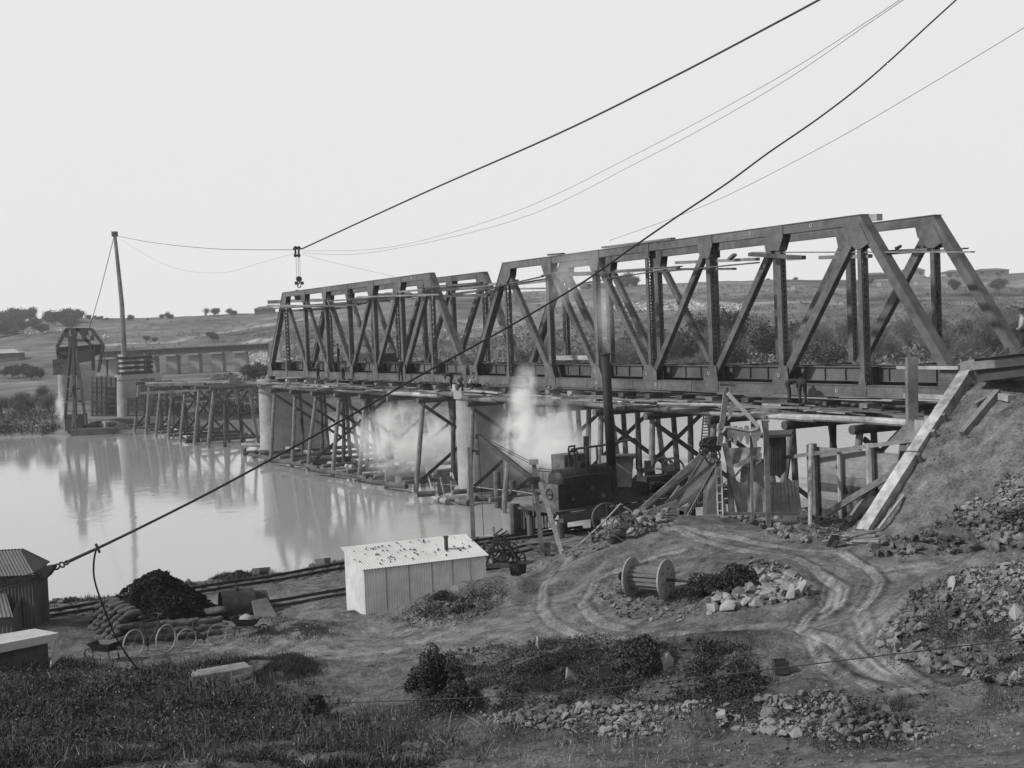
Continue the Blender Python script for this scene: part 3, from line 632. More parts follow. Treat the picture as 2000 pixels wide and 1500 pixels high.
# pile driver on its barge
bp_=at(145,846,.0);R=thing('pile_driver_barge','flat barge heaped with gear at the far waterline below the tall frame','barge',(bp_[0],bp_[1],0))
m=MB();m.prism([at(138,852,0),at(225,848,0),at(215,838,0),at(150,838,0)],Z*.8);m.build('hull',DTIMB,R)
MB().box(at(150,848,0)+Z*1.6,2.4,2,2.2).build('boiler_house',DSTEEL,R)
for i in range(9):
    q=at(150+8.5*i+rnd.uniform(-2,2),845,0)+Z*1.1;MB().box(q,rnd.uniform(.6,1.6),rnd.uniform(.5,1.2),rnd.uniform(.4,1.0),X=(math.cos(i),math.sin(i),0),Y=(-math.sin(i),math.cos(i),0)).build('deck_gear',(DTIMB,PTIMB,DSTEEL)[i%3],R)
dd=172
R=thing('pile_driver','tall dark pile driving frame standing on the far barge','pile driver',atd(147,848,dd))
for a,b_ in (((139,660),(127,818)),((142,660),(148,840)),((146,665),(168,830)),((150,725),(142,835)),((146,725),(137,775))):MB().bar(atd(*a,dd),atd(*b_,dd-2 if b_[0]>130 else dd+2),.3).build('leg',DSTEEL,R)
for y,x0,x1 in ((736,132,152),(760,131,155),(785,129,160)):MB().bar(atd(x0,y,dd+1),atd(x1,y-1,dd-1),.2).build('cross_bar',DTIMB,R)
for i in range(14):MB().bar(atd(149.3,735+i*6,dd-1),atd(150.8,735+i*6,dd-1),.22,.35).build('ladder_rung',PTIMB,R)
MB().box(atd(142,668,dd),.9,.8,1.6).build('hammer_head',DSTEEL,R)
# hung girder frame over the fourth pier
dd=205
R=thing('hoist_gantry','dark polygonal hoisting frame with hanging tackle above the farthest pier','hoisting frame',atd(155,735,dd))
pts=[((111,679),(130,643)),((130,643),(179,643)),((179,643),(202,674)),((138,665),(175,665)),((152,642),(182,680)),((152,642),(142,660)),((131,643),(131,660)),((202,674),(192,727)),((182,672),(182,724)),((112,680),(118,722)),((112,690),(132,690))]
for a,b_ in pts:MB().bar(atd(*a,dd),atd(*b_,dd),.42).build('frame_bar',DSTEEL,R)
for i,(x,y) in enumerate(((142,650),(147,650),(163,650),(169,650),(180,660),(146,660),(164,660))):
    MB().cyl(atd(x,643,dd),atd(x,y-3,dd),.05,n=4).build('tackle_rope',ROPE,R);MB().box(atd(x,y,dd),.5,.4,.8).build('pulley_block',DSTEEL,R)
R=thing('bridge_girder','dark plate girder section hung in the far hoisting frame','girder',atd(160,700,dd-1))
m=MB();m.prism([atd(114,678,dd),atd(200,672,dd+4),atd(200,690,dd+4),atd(130,712,dd),atd(116,700,dd)],V3(0,.5,0));m.build('web',DSTEEL,R)
m=MB();m.prism([atd(132,690,dd-3),atd(180,680,dd-3),atd(180,704,dd-3),atd(132,712,dd-3)],V3(0,.5,0));m.build('web',mat('girder_steel',.05,.3,1,.7,0),R)
MB().box(atd(129,716,dd),3,3,2.4).thing('timber_crib',DTIMB,'small dark timber crib on the farthest pier below the girder','timber crib')
# ---------------------------------------------------------------- old viaduct behind
VD=392
R=thing('railway_viaduct','older plate girder viaduct on stone piers across the far valley','viaduct',atd(380,745,VD))
def vy(x):return 687.5-(x-200)*.0486
m=MB();m.prism([atd(196,vy(196),VD),atd(524,vy(524),VD),atd(524,vy(524)+12,VD),atd(196,vy(196)+12.5,VD)],V3(0,3.6,0));m.build('plate_girder',mat('viaduct_steel',.10,.2,1,.8,0),R)
m=MB()
for i in range(128):
    x=198+i*2.55;m.bar(atd(x,vy(x)+1,VD-.15),atd(x,vy(x)+12,VD-.15),.16,.12)
m.build('web_stiffeners',mat('viaduct_rib',.24,.2,1,.8,0),R)
m=MB()
for y in (-1,12):m.bar(atd(196,vy(196)+y,VD-.2),atd(524,vy(524)+y,VD-.2),.9,.3)
m.build('flange',mat('viaduct_rib',.16),R)
VC=mat('viaduct_masonry',.42,.15,.5,.9,0)
for x0,x1 in ((190,206),(212,226),(245,262),(284,303),(325,345),(368,388),(413,434),(459,480)):
    m=MB();a=atd(x0,vy(x0)+14,VD);b_=atd(x1,vy(x1)+14,VD);c=atd(x1+3,746,VD);d=atd(x0-1,746,VD);m.hexa([a,b_,c,d],[q+V3(0,4.5,0) for q in (a,b_,c,d)]);m.build('viaduct_pier',VC,R)
    MB().bar(atd(x0-2,vy(x0)+13,VD-.1),atd(x1+2,vy(x1)+13,VD-.1),4.5,.5).build('pier_cap',VC,R)
m=MB();m.prism([atd(521,vy(521)-2,VD),atd(545,668,VD),atd(548,700,VD),atd(523,700,VD)],V3(0,4,0));m.build('abutment',VC,R)
#@@CABLES
# ---------------------------------------------------------------- cableway and guys
def cable(pts,r,label,m=ROPE,name='cable',cat='cable',r1=None,group=None,n=5):
    P=[np.asarray(p,float) for p in pts];Q=[]
    for j in range(len(P)-1):   # Catmull-Rom
        a,b_,c,d=P[max(j-1,0)],P[j],P[j+1],P[min(j+2,len(P)-1)]
        for k in range(6):
            t=k/6;Q.append(.5*((2*b_)+(c-a)*t+(2*a-5*b_+4*c-d)*t*t+(3*b_-a-3*c+d)*t**3))
    Q.append(P[-1]);return MB().tube(Q,r,n,r1=r1).thing(name,m,label,cat,group,smooth=True)
tv=att(580,488,T2+38.5)
cable([att(225,460,156),att(300,474,140),att(420,486,115),att(575,488,T2+39)],.03,'slack thin rope from the gin pole head to the travelling pulley')
up=[(590,486),(830,376),(1080,266),(1300,158),(1525,40),(1700,-55)];dp=[tv[1],105,84,70,58,50]
cable([atd(*p,d) for p,d in zip(up,dp)],.075,'taut dark cable rising from the travelling pulley to the upper right',r1=.045)
cable([atd(*p,d) for p,d in zip([(592,490),(760,483),(1000,416),(1250,297),(1500,163),(1700,38),(1800,-30)],[tv[1],110,90,75,62,52,48])],.012,'upper one of two faint slack lines rising from the pulley to the right')
cable([atd(*p,d) for p,d in zip([(592,494),(720,494),(1000,432),(1250,315),(1500,178),(1708,38),(1800,-25)],[tv[1],112,90,75,62,52,48])],.012,'lower one of two faint slack lines rising from the pulley to the right')
cable([atd(*p,d) for p,d in zip([(1190,470),(1380,400),(1600,290),(1800,175),(2040,30)],[75,66,58,52,46])],.011,'faint thin wire crossing the sky to the right edge above the truss')
cable([atd(*p,d) for p,d in zip([(235,468),(330,520),(430,533),(520,510),(575,495)],[183,165,150,140,tv[1]])],.01,'faint sagging line between gin pole and pulley')
cable([atd(*p,d) for p,d in zip([(590,497),(660,515),(770,540)],[tv[1],125,118])],.01,'faint short line falling from the pulley toward the top chord')
gy=[(-60,1182),(60,1127),(135,1096),(190,1071),(265,1035),(400,967),(530,897),(700,803),(830,728),(985,643),(1130,557),(1240,480),(1330,418),(1420,358),(1500,299),(1600,230),(1700,152),(1822,41),(1900,-30)]
gp3=[atd(x,y,17+ (x+60)*.0088) for x,y in gy]
cable(gp3[3:],.019,'heavy dark guy cable crossing the whole view from lower left to upper right',r1=.021,n=7)
R=thing('guy_anchor_tackle','iron pulley block and shackle ending the heavy guy at the lower left','pulley block',gp3[2])
q0,q1=gp3[1],gp3[2];dr=(gp3[3]-gp3[1]);dr/=np.linalg.norm(dr);sdv=np.cross(dr,V3(0,1,0));sdv/=np.linalg.norm(sdv)
m=MB();m.prism([atd(x,y,17.8) for x,y in ((60,1131),(72,1113),(88,1106),(103,1104),(104,1109),(94,1124),(78,1138),(64,1139))],V3(.02,.1,0));m.build('cheek_block',IRON,R)
for k,(x,y,rr) in enumerate(((111,1107,.042),(121,1103,.036),(130,1099,.03))):MB().ring(atd(x,y,17.9),(0.2,1,.25 if k%2 else -.9),rr,.013,16,6).build('shackle_link',IRON,R)
MB().tube([atd(131,1098,18),gp3[3],atd(265,1035,18.9)],.024,7,r1=.02).build('cable_splice',ROPE,R)
MB().bar(atd(187,1062,18.3),atd(195,1080,18.3),.03,.03).build('rope_clamp',IRON,R)
for dy in (0,4,9):MB().tube([atd(70,1118+dy,17.8),atd(30,1130+dy*1.6,17.5),atd(-30,1150+dy*2,17)],.008,5).build('tackle_fall',ROPE,R)
cable([atd(x,y,d) for x,y,d in ((188,1072,18.4),(183,1100,18.6),(185,1135,19),(200,1180,19.6),(222,1235,20.5),(245,1275,21.5),(270,1308,22.3))],.014,'stiff curved cable tail hanging from the clamp past the coal heap',name='cable_tail')
fz=[(636,1373),(850,1366),(1100,1352),(1330,1328),(1480,1310),(1700,1283),(2060,1240)]
cable([atd(x,y,24-(x-636)*.004) for x,y in fz],.010,'thin fence wire stretched low across the bottom right foreground',name='wire',cat='wire')
cable([at(905,947,1.2),at(960,955,1.2),at(1000,958,1.4),at(1045,965,1.6)],.03,'pale mooring rope running from the raft to the slatted jetty, upper one',FROPE,name='rope',cat='rope')
cable([at(860,945,1.0),at(905,950,1.0),at(960,955,1.1),at(1000,960,1.3)],.02,'pale mooring rope running left over the raft past the post',FROPE,name='rope',cat='rope')
# traveller and hook
R=thing('cable_traveller','small wheeled pulley carriage riding the cable above the far truss end','cable traveller',tv)
s_=tv[1]/F
def T(px,py,dy=0):return atd(px,py,tv[1]+dy)
for x in (577,583.5):
    MB().box(T(x,491),.16,.25,1.0).build('side_plate',IRON,R);MB().ring(T(x,484.5),(0,1,0),.13,.06,14,5).build('wheel',IRON,R);MB().ring(T(x,499),(0,1,0),.12,.06,14,5).build('wheel',IRON,R)
MB().bar(T(572,486),T(590,486),.12).build('axle_bar',IRON,R)
for x in (578,582,585):MB().cyl(T(x,500),T(x+1.5,542),.022,n=4).build('fall_rope',FROPE,R)
R=thing('hook_block','heavy hook block hanging on thin falls above the far truss','hook block',T(584,552))
MB().lathe(T(584,545)-V3(0,.15,0),[(.05,0),(.27,.0),(.27,.3),(.05,.3)],16,ax=(0,1,0)).build('sheave',IRON,R)
for x in (579,590):MB().box(T(x,553),.28,.3,.3).build('weight',IRON,R)
MB().tube([T(584,548),T(585,553),T(581,556),T(581.5,560),T(585,562),T(588,559),T(587,556.5)],.075,6,r1=.05).build('hook',IRON,R)
R=thing('lifting_lug','dark bracket standing on the top chord beneath the hook','bracket',att(577,570,T2+36.5))
tt=T2+36.5
MB().prism([att(574,575,tt),att(577,566,tt),att(582,567,tt),att(590,580,tt),att(584,586,tt),att(576,586,tt)],D*-.4).build('bracket_plate',DSTEEL,R)
#@@YARD
# ---------------------------------------------------------------- iron hut
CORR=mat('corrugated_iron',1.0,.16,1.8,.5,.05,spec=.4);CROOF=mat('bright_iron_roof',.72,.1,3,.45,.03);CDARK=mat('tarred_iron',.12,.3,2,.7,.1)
def corr(m,a,b_,c,d,pitch=.1,amp=.02,th=.01):
    """corrugated sheet a-b (along ridges' crossing) / d-c, ridges run a->d"""
    a,b_,c,d=[np.asarray(q,float) for q in (a,b_,c,d)];L=np.linalg.norm(b_-a);n=max(2,int(L/pitch*4));N_=np.cross(b_-a,d-a);N_/=np.linalg.norm(N_);v=[]
    for j in range(n+1):
        t=j/n;o=N_*amp*math.sin(2*math.pi*j/4)
        for q in (a+(b_-a)*t,d+(c-d)*t):v+= [q+o,q+o-N_*th]
    f=[]
    for j in range(n):
        i=j*4;k=i+4;f+=[(i,k,k+2,i+2),(i+1,i+3,k+3,k+1),(i,i+1,k+1,k),(i+2,k+2,k+3,i+3)]
    return m.add(v,f)
fl=at(713,1200,1.45);fr=at(943,1140,1.55);dirx=V3(4.32,1.95,0);LH=4.85;dirx/=np.linalg.norm(dirx)
ndir=V3(-dirx[1],dirx[0],0)   # away
bl=fl+V3(-.54,.84,0)*1.5;bl[2]=1.3
fl[2]=1.2;fr=fl+dirx*LH;br=bl+dirx*LH;
zf=1.45+1.63;zb=zf+.56
R=thing('iron_hut','low corrugated iron hut with a white lean-to roof and stub chimney','hut',(fl[0],fl[1],1.3),xa=dirx)
def up_(p,z):q=np.array(p);q[2]=z;return q
for a,b_,za,zb2 in ((fl,fr,zf,zf),(bl,fl,zb,zf),(fr,br,zf,zb),(br,bl,zb,zb)):
    m=MB();corr(m,up_(a,1.1),up_(b_,1.1),up_(b_,zb2),up_(a,za));m.build('wall',CORR,R)
for k in (.18,.36,.55,.72,.87):
    q=fl+dirx*LH*k-ndir*.03;MB().bar(up_(q,1.2),up_(q,zf-.02),.02,.012,up=ndir).build('sheet_seam',mat('iron_seam',.35,.3,3),R)
q=fl+dirx*LH*.36-ndir*.035;m=MB();m.prism([up_(q,0)+Z*(1.3+.3*math.sin(a))+dirx*.34*math.cos(a) for a in np.linspace(0,math.pi,9)],-ndir*.01);m.build('arch_hole_shade',DSTEEL,R)  # dark sheet on the wall, painted shade of a small arched hole
ov=.12
ra=up_(fl,zf)-dirx*ov-ndir*.14-Z*.02;rb=up_(fr,zf)+dirx*ov-ndir*.14-Z*.02;rc=up_(br,zb)+dirx*ov+ndir*.1+Z*.05;rd=up_(bl,zb)-dirx*ov+ndir*.1+Z*.05
m=MB();corr(m,ra+Z*.05,rb+Z*.05,rc+Z*.05,rd+Z*.05,amp=.014);rf=m.build('roof',CROOF,R)
ch=at(872,1078,zf+.2);ch[2]=zf+.15;m=MB();m.cyl(ch,ch+Z*.62,.075,.075,12);m.cyl(ch+Z*.6,ch+Z*.66,.1,.1,12);m.build('chimney',CDARK,rf)
for i in range(70):  # stones and litter on the roof
    u=rnd.betavariate(1.6,1.5);v=rnd.uniform(.08,.9);p=(ra*(1-u)+rb*u)*(1-v)+(rd*(1-u)+rc*u)*v+Z*.085
    m=MB();s=rnd.uniform(.02,.05);m.lathe(p,[(s*.7,-.02),(s,.0),(s*.6,s*.7)],6);m.thing('clinker',DTIMB,'small dark lump lying on the white roof of the iron hut','clinker','dark lumps on the hut roof')
# ---------------------------------------------------------------- coal heap, sacks
def bumpy_heap(c,rx,ry,h,name,label,cat,m,kind=None,n=70,amp=.12,pw=1.0,sc=.5):
    aa=np.linspace(0,2*np.pi,n+1)[:-1];rr=np.linspace(0,1,34);A,R_=np.meshgrid(aa,rr);x=c[0]+R_*np.cos(A)*rx*(1+.12*np.sin(3*A+1));y=c[1]+R_*np.sin(A)*ry*(1+.1*np.cos(2*A))
    z=zg(x,y)-.15*R_**4+h*np.clip(np.cos(R_*np.pi/2),0,1)**pw*(1-.25*R_)+amp*fbm(x,y,sc,4)*(1-R_**6)
    v=np.stack([x,y,z],-1).reshape(-1,3);i=np.arange(len(rr)*n).reshape(len(rr),n);f=np.stack([i[:-1],i[1:],np.roll(i,-1,1)[1:],np.roll(i,-1,1)[:-1]],-1).reshape(-1,4)
    o=link(name,npmesh(name,v,[f]),m);setp(o,label,cat,None,kind);return o
cc=at(300,1222,1.4);CHP=cc+V3(0,.9,0)
bumpy_heap(CHP,2.45,2.0,1.85,'coal_heap','conical heap of fine black coal ringed with sacks','coal heap',COAL,n=160,amp=.2,pw=1.15,sc=.45)
def ico(sub=1):
    t=(1+5**.5)/2;v=[(-1,t,0),(1,t,0),(-1,-t,0),(1,-t,0),(0,-1,t),(0,1,t),(0,-1,-t),(0,1,-t),(t,0,-1),(t,0,1),(-t,0,-1),(-t,0,1)]
    f=[(0,11,5),(0,5,1),(0,1,7),(0,7,10),(0,10,11),(1,5,9),(5,11,4),(11,10,2),(10,7,6),(7,1,8),(3,9,4),(3,4,2),(3,2,6),(3,6,8),(3,8,9),(4,9,5),(2,4,11),(6,2,10),(8,6,7),(9,8,1)]
    v=[np.array(q)/np.linalg.norm(q) for q in v]
    for _ in range(sub):
        mid={};nf=[]
        def g_(a,b_):
            k=(min(a,b_),max(a,b_))
            if k not in mid:
                q=(v[a]+v[b_]);v.append(q/np.linalg.norm(q));mid[k]=len(v)-1
            return mid[k]
        for a,b_,c in f:
            x,y,z=g_(a,b_),g_(b_,c),g_(c,a);nf+=[(a,x,z),(b_,y,x),(c,z,y),(x,y,z)]
        f=nf
    return np.array(v),np.array(f)
I0,I0F=ico(0);I1,I1F=ico(1);I2,I2F=ico(2)
import bmesh
_ST={}
def stone_tmpl(seed,sub=1):
    """angular broken rock: convex hull of a few random points"""
    if (seed,sub) in _ST:return _ST[(seed,sub)]
    r_=np.random.RandomState(seed*7+sub);k=7 if sub==0 else 11 if sub==1 else 16
    p=r_.randn(k,3);p/=np.linalg.norm(p,axis=1)[:,None];p*=r_.uniform(.75,1.1,(k,1))*r_.uniform(.7,1.25,3)
    bm=bmesh.new()
    for q in p:bm.verts.new(q)
    g=bmesh.ops.convex_hull(bm,input=bm.verts);loose=[v for v in bm.verts if not v.link_faces]
    for v in loose:bm.verts.remove(v)
    bmesh.ops.triangulate(bm,faces=bm.faces);bm.verts.index_update();v=np.array([tuple(q.co) for q in bm.verts]);f=np.array([[w_.index for w_ in q.verts] for q in bm.faces]);bm.free();_ST[(seed,sub)]=(v,f);return v,f
def stones(name,label,cat,pts,sizes,m,group=None,sub=1,sink=.35,flat=.75,kind='stuff'):
    T=[stone_tmpl(s,sub) for s in range(14)];V_=[];FL=[];n=0
    P=np.asarray(pts,float)
    for i,(p,s) in enumerate(zip(P,sizes)):
        t,FF=T[i%14];a=nr.uniform(0,6.28);ca,sa=math.cos(a),math.sin(a);b=nr.uniform(-.6,.6);cb,sb=math.cos(b),math.sin(b)
        Rm=np.array([[ca,-sa,0],[sa,ca,0],[0,0,1]])@np.array([[1,0,0],[0,cb,-sb],[0,sb,cb]])
        q=(t*s)@Rm.T;q[:,2]*=flat;q=q+p+V3(0,0,s*flat*(1-sink*2)*.5);V_.append(q);FL.append(FF+n);n+=len(q)
    o=link(name,npmesh(name,np.concatenate(V_),[np.concatenate(FL)]),m);return setp(o,label,cat,group,kind)
P_=[]
for _ in range(2600):
    a=rnd.uniform(0,6.283);r_=rnd.random()**.6;x,y=CHP[0]+r_*math.cos(a)*2.5,CHP[1]+r_*math.sin(a)*2.0;P_.append((x,y,zg1(x,y)+1.85*math.cos(min(r_*.94,1)*math.pi/2)**1.15*(1-.25*r_)+.05))
stones('coal_lumps','loose lumps of coal covering the heap','coal',P_,np.clip(.05*np.exp(nr.randn(2600)*.5),.02,.13),COAL,sub=0)
def sack_mesh():
    v=I2.copy();x,y,z=v.T;p=lambda q,e:np.sign(q)*np.abs(q)**e
    v=np.stack([p(x,.75)*.36,p(y,.8)*.2,p(z,.8)*.115],-1);v[:,2]+=.015*np.sin(v[:,0]*30)*(np.abs(v[:,0])>.22);return v
SK=sack_mesh();skm=[]
for k in range(4):
    v=SK.copy();r_=np.random.RandomState(k);v+=r_.randn(1,3)*0;v[:,2]+=.02*np.sin(v[:,0]*9+k*2)+.015*np.cos(v[:,1]*14+k);v[:,1]*=1+.12*np.sin(v[:,0]*7+k)
    me=npmesh('sack',v,[I2F]);me.materials.append(CLOTH);me.polygons.foreach_set('use_smooth',[True]*len(me.polygons));skm.append(me)
def sack(p,rz,label,group,tilt=0,s=1):
    o=bpy.data.objects.new('sack',rnd.choice(skm));COL.objects.link(o);o.location=Vector(p);o.rotation_euler=(tilt,rnd.uniform(-.1,.1),rz);o.scale=(s,s,s);setp(o,label,'sack',group)
a0=at(232,1262,1.4);a1=at(178,1225,1.4)
for r_ in range(5):
    n_=6
    for i in range(n_):
        q=a0+(a1-a0)*((i+.5*(r_%2))/n_);q=V3(q[0]+.09*r_,q[1]+.12*r_,zg1(q[0],q[1])+.1+r_*.2)
        sack(q,math.radians(60)+rnd.uniform(-.25,.25),'plump coal sack stacked in the stepped wall left of the coal heap','sacks stacked left of the coal heap',s=.95)
b0=at(255,1258,1.4);b1=at(425,1232,1.45);dsk=(b1-b0);ang=math.atan2(dsk[1],dsk[0])
for r_ in range(3):
    for i in range(8):
        q=b0+dsk*((i+.5*(r_%2))/7.6);q=V3(q[0],q[1]+.12*r_+.15,zg1(q[0],q[1])+.1+r_*.19)
        sack(q,ang+rnd.uniform(-.15,.15),'coal sack laid lengthwise in the low wall behind the bicycles','sacks laid behind the bicycles',s=1.05)
q=at(420,1225,1.4);sack(V3(q[0],q[1]+.2,zg1(q[0],q[1])+.66),ang-.5,'single plump sack on top of the wall by the right bicycle saddle',None,s=1.1)
q=at(305,1222,1.4);sack(V3(q[0],q[1]-.2,zg1(q[0],q[1])+.62),1.2,'upright sack with a tied mouth on the wall between the bicycles',None,s=.8)
# ---------------------------------------------------------------- bicycles
def bicycle(pr,pf,label):  # rear and front wheel ground contact
    pr=np.asarray(pr,float);pf=np.asarray(pf,float);x=pf-pr;x[2]=0;L=np.linalg.norm(x);x/=L;tiltv=V3(-.0,.12,0);s=L/1.05
    R=thing('bicycle',label,'bicycle',pr,xa=x);n=np.cross(x,Z);n/=np.linalg.norm(n)
    def P(u,h,o=0):return pr+x*u*s+Z*h*s+n*o+V3(0,.13*h,0)+Z*((pf[2]-pr[2])*u*s/L)
    for c in (0,1.05):
        wm_=MB();wm_.ring(P(c,.34),n,.325*s,.021*s,40,7);wh=wm_.build('wheel',RUB,R)
        m=MB()
        for i in range(20):
            a=2*math.pi*i/20;q=P(c,.34)+(x*math.cos(a)+Z*math.sin(a))*.315*s;m.cyl(P(c,.34,.02*(-1)**i),q,.0022,n=3,cap=False)
        m.cyl(P(c,.34,-.05),P(c,.34,.05),.022,n=8);m.build('spokes',STEEL,wh)
    t=MB();bb=P(.46,.29);st=P(.3,.83);hd=P(.80,.86);hl=P(.84,.72)
    for a,b_,r_ in ((bb,st,.016),(st,hd,.015),(bb,hl,.018),(hd,hl,.02),(bb,P(0,.34),.012),(st,P(0,.34),.010)):t.cyl(a,b_,r_*s,n=8)
    t.build('frame',DSTEEL,R)
    MB().tube([hl,P(.95,.45),P(1.05,.34)],.014*s,7).build('fork',DSTEEL,R)
    MB().tube([P(.8,.95,-.2)-x*.12,P(.83,.97,-.16),P(.84,.95,0),P(.83,.97,.16),P(.8,.95,.2)-x*.12],.012*s,7).build('handlebar',DSTEEL,R)
    MB().cyl(hd,P(.84,.95),.014*s,n=7).build('stem',DSTEEL,R)
    m=MB();m.lathe(P(.25,.93),[(.02,-.02),(.09,0),(.07,.03),(.01,.04)],12);m.bar(P(.27,.94),P(.42,.95),.04,.03);m.cyl(st,P(.27,.92),.012,n=6);m.build('saddle',BOOT,R)
    m=MB();m.lathe(bb-n*.03,[(.09,0),(.09,.008)],20,ax=n);m.bar(bb,bb-Z*.16*s,.02);m.box(bb-Z*.16*s-n*.08,.09,.08,.02,x,n);m.build('crank',DSTEEL,R)
    return R
def G(px,py):return gp(px,py)
bicycle(gp(262,1288),gp(325,1276),'left bicycle leaning on the sacks, its front wheel to the right')
bicycle(gp(424,1259),gp(365,1268),'right bicycle leaning on the sacks beside the wheelbarrow')
# ---------------------------------------------------------------- wheelbarrows
def barrow(p,rz,label,tip=0,sc_=1):
    R=thing('wheelbarrow',label,'wheelbarrow',p,rz);M_=Matrix.Translation(Vector(p))@Matrix.Rotation(rz,4,'Z')@Matrix.Rotation(tip,4,'Y')
    def P(x,y,z):q=M_@Vector((x,y,z));return V3(q.x,q.y,q.z)
    m=MB();b=[P(-.28,-.2,.34),P(.3,-.17,.34),P(.3,.17,.34),P(-.28,.2,.34)];t=[P(-.42,-.36,.62),P(.48,-.3,.58),P(.48,.3,.58),P(-.42,.36,.62)]
    v=b+t;o=[np.asarray(q)*1 for q in v];m.add(v,[(0,3,2,1),(0,1,5,4),(1,2,6,5),(2,3,7,6),(3,0,4,7),(0,1,2,3),(4,5,1,0),(5,6,2,1),(6,7,3,2),(7,4,0,3)]);m.build('tray',DSTEEL,R)
    for s in (-1,1):
        MB().bar(P(.62,s*.06,.2),P(-.95,s*.3,.42),.045).build('handle',TIMB,R);MB().bar(P(-.3,s*.22,.36),P(-.36,s*.24,0),.04).build('leg',DTIMB,R)
    m=MB();m.ring(P(.62,0,.19),np.array(P(0,1,0))-np.array(P(0,0,0)),.17,.022,20,6);m.bar(P(.62,-.07,.19),P(.62,.07,.19),.03);m.bar(P(.62,0,.02),P(.62,0,.36),.02);m.bar(P(.46,0,.19),P(.78,0,.19),.02);m.build('wheel',IRON,R);R.scale=(sc_,)*3
    return R
barrow(gp(482,1240),math.radians(-8),'wheelbarrow with a pale load standing right of the bicycles')
barrow(gp(206,1291),math.radians(160),'battered wheelbarrow before the stacked sacks at lower left')
barrow(gp(1636,1068),math.radians(40),'small upturned wheelbarrow on the timber scraps at the pit edge',tip=-.9,sc_=.55)
q=gp(482,1240);MB().lathe(q+Z*.52,[(.02,0),(.25,.02),(.2,.12),(.05,.2)],12).thing('sack_of_lime',CANV,'small pale mound heaped in the wheelbarrow beside the bicycles','load')
# ---------------------------------------------------------------- boiler shells
def shell(c,ax,R_,L,a0,a1,label,th=.04,m=IRON,name='boiler_shell',cat='boiler shell'):
    ax=np.asarray(ax,float);ax/=np.linalg.norm(ax);s=np.cross(ax,Z);s/=np.linalg.norm(s);v=[];n=28
    for k in (0,1):
        for i in range(n+1):
            a=a0+(a1-a0)*i/n
            for r_ in (R_,R_-th):v.append(c+ax*L*k+s*math.cos(a)*r_+Z*math.sin(a)*r_)
    q=2*(n+1);f=[]
    for i in range(n):
        j=2*i;f+=[(j,j+2,q+j+2,q+j),(j+1,q+j+1,q+j+3,j+3),(j,j+1,j+3,j+2),(q+j,q+j+2,q+j+3,q+j+1)]
    f+=[(0,q,q+1,1),(2*n,2*n+1,q+2*n+1,q+2*n)]
    mb=MB();mb.add(v,f);return mb.thing(name,m,label,cat,smooth=False)
c=gp(405,1212);shell(c+Z*.15+V3(.25,1.2,0),(.93,.35,0),.72,1.25,-.3,math.pi+.3,'curved iron boiler shell open to the left behind the right bicycle')
MB().cyl(c+V3(.85,1.3,.85),c+V3(.85,1.3,.97),.12,.1,12).thing('shell_flange',IRON,'small raised collar on top of the boiler shell','collar')
c=gp(470,1205);shell(c+V3(-.15,1.3,.05),(.9,.4,0),.62,.9,.2,math.pi-.1,'thin hooped iron sheet behind the boiler shell, half hidden')
q=[gp(486,1208),gp(540,1205)];m=MB();a=q[0]+V3(.05,.5,.55);b_=q[0]+V3(.6,.6,.62);c2=q[1]+V3(0,.15,.0);d=q[1]+V3(-.75,-.1,.0)
m.prism([a,b_,c2,d],V3(-.03,0,-.03));a2=a+V3(-.25,.1,-.55);m.prism([a,b_,b_+V3(-.25,.3,-.6),a2],V3(-.03,0,-.02));m.thing('bent_iron_sheet',STEEL,'folded pale iron sheet propped open like a tent right of the barrow','iron sheet')
# ---------------------------------------------------------------- tin sheds at the left edge
R=thing('tin_shed','tall corrugated iron shed cut by the left edge, dark with a low roof','shed',at(40,1225,1.5))
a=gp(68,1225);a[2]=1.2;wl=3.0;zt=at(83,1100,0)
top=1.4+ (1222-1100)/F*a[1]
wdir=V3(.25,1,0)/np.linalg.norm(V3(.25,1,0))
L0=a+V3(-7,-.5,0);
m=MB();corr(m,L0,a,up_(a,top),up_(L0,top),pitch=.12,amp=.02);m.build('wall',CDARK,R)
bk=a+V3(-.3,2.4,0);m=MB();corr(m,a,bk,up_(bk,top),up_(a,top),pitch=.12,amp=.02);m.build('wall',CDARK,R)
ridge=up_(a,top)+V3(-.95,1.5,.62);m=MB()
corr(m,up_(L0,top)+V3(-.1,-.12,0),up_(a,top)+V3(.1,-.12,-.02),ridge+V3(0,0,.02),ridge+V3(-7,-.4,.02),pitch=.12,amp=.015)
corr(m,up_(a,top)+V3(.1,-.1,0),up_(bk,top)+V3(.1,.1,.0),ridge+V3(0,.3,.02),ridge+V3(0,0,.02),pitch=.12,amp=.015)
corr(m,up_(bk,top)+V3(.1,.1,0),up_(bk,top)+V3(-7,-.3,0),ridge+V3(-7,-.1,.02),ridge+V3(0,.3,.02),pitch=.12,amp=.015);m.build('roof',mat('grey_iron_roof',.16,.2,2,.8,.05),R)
R=thing('lean_to','small lean-to of upright boards against the tin shed','lean-to',at(20,1232,1.5))
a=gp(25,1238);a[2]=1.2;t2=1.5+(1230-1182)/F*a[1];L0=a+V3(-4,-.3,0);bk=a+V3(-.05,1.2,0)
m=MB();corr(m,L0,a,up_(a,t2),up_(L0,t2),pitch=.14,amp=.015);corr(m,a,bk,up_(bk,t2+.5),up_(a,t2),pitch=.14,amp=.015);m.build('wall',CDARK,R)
m=MB();corr(m,up_(L0,t2)-V3(0,.1,.02),up_(a,t2)+V3(.08,-.1,-.02),up_(bk,t2+.7)+V3(-.6,0,0),up_(L0,t2+.7)+V3(0,1.2,0),pitch=.14,amp=.015);m.build('roof',mat('grey_iron_roof',.2),R)
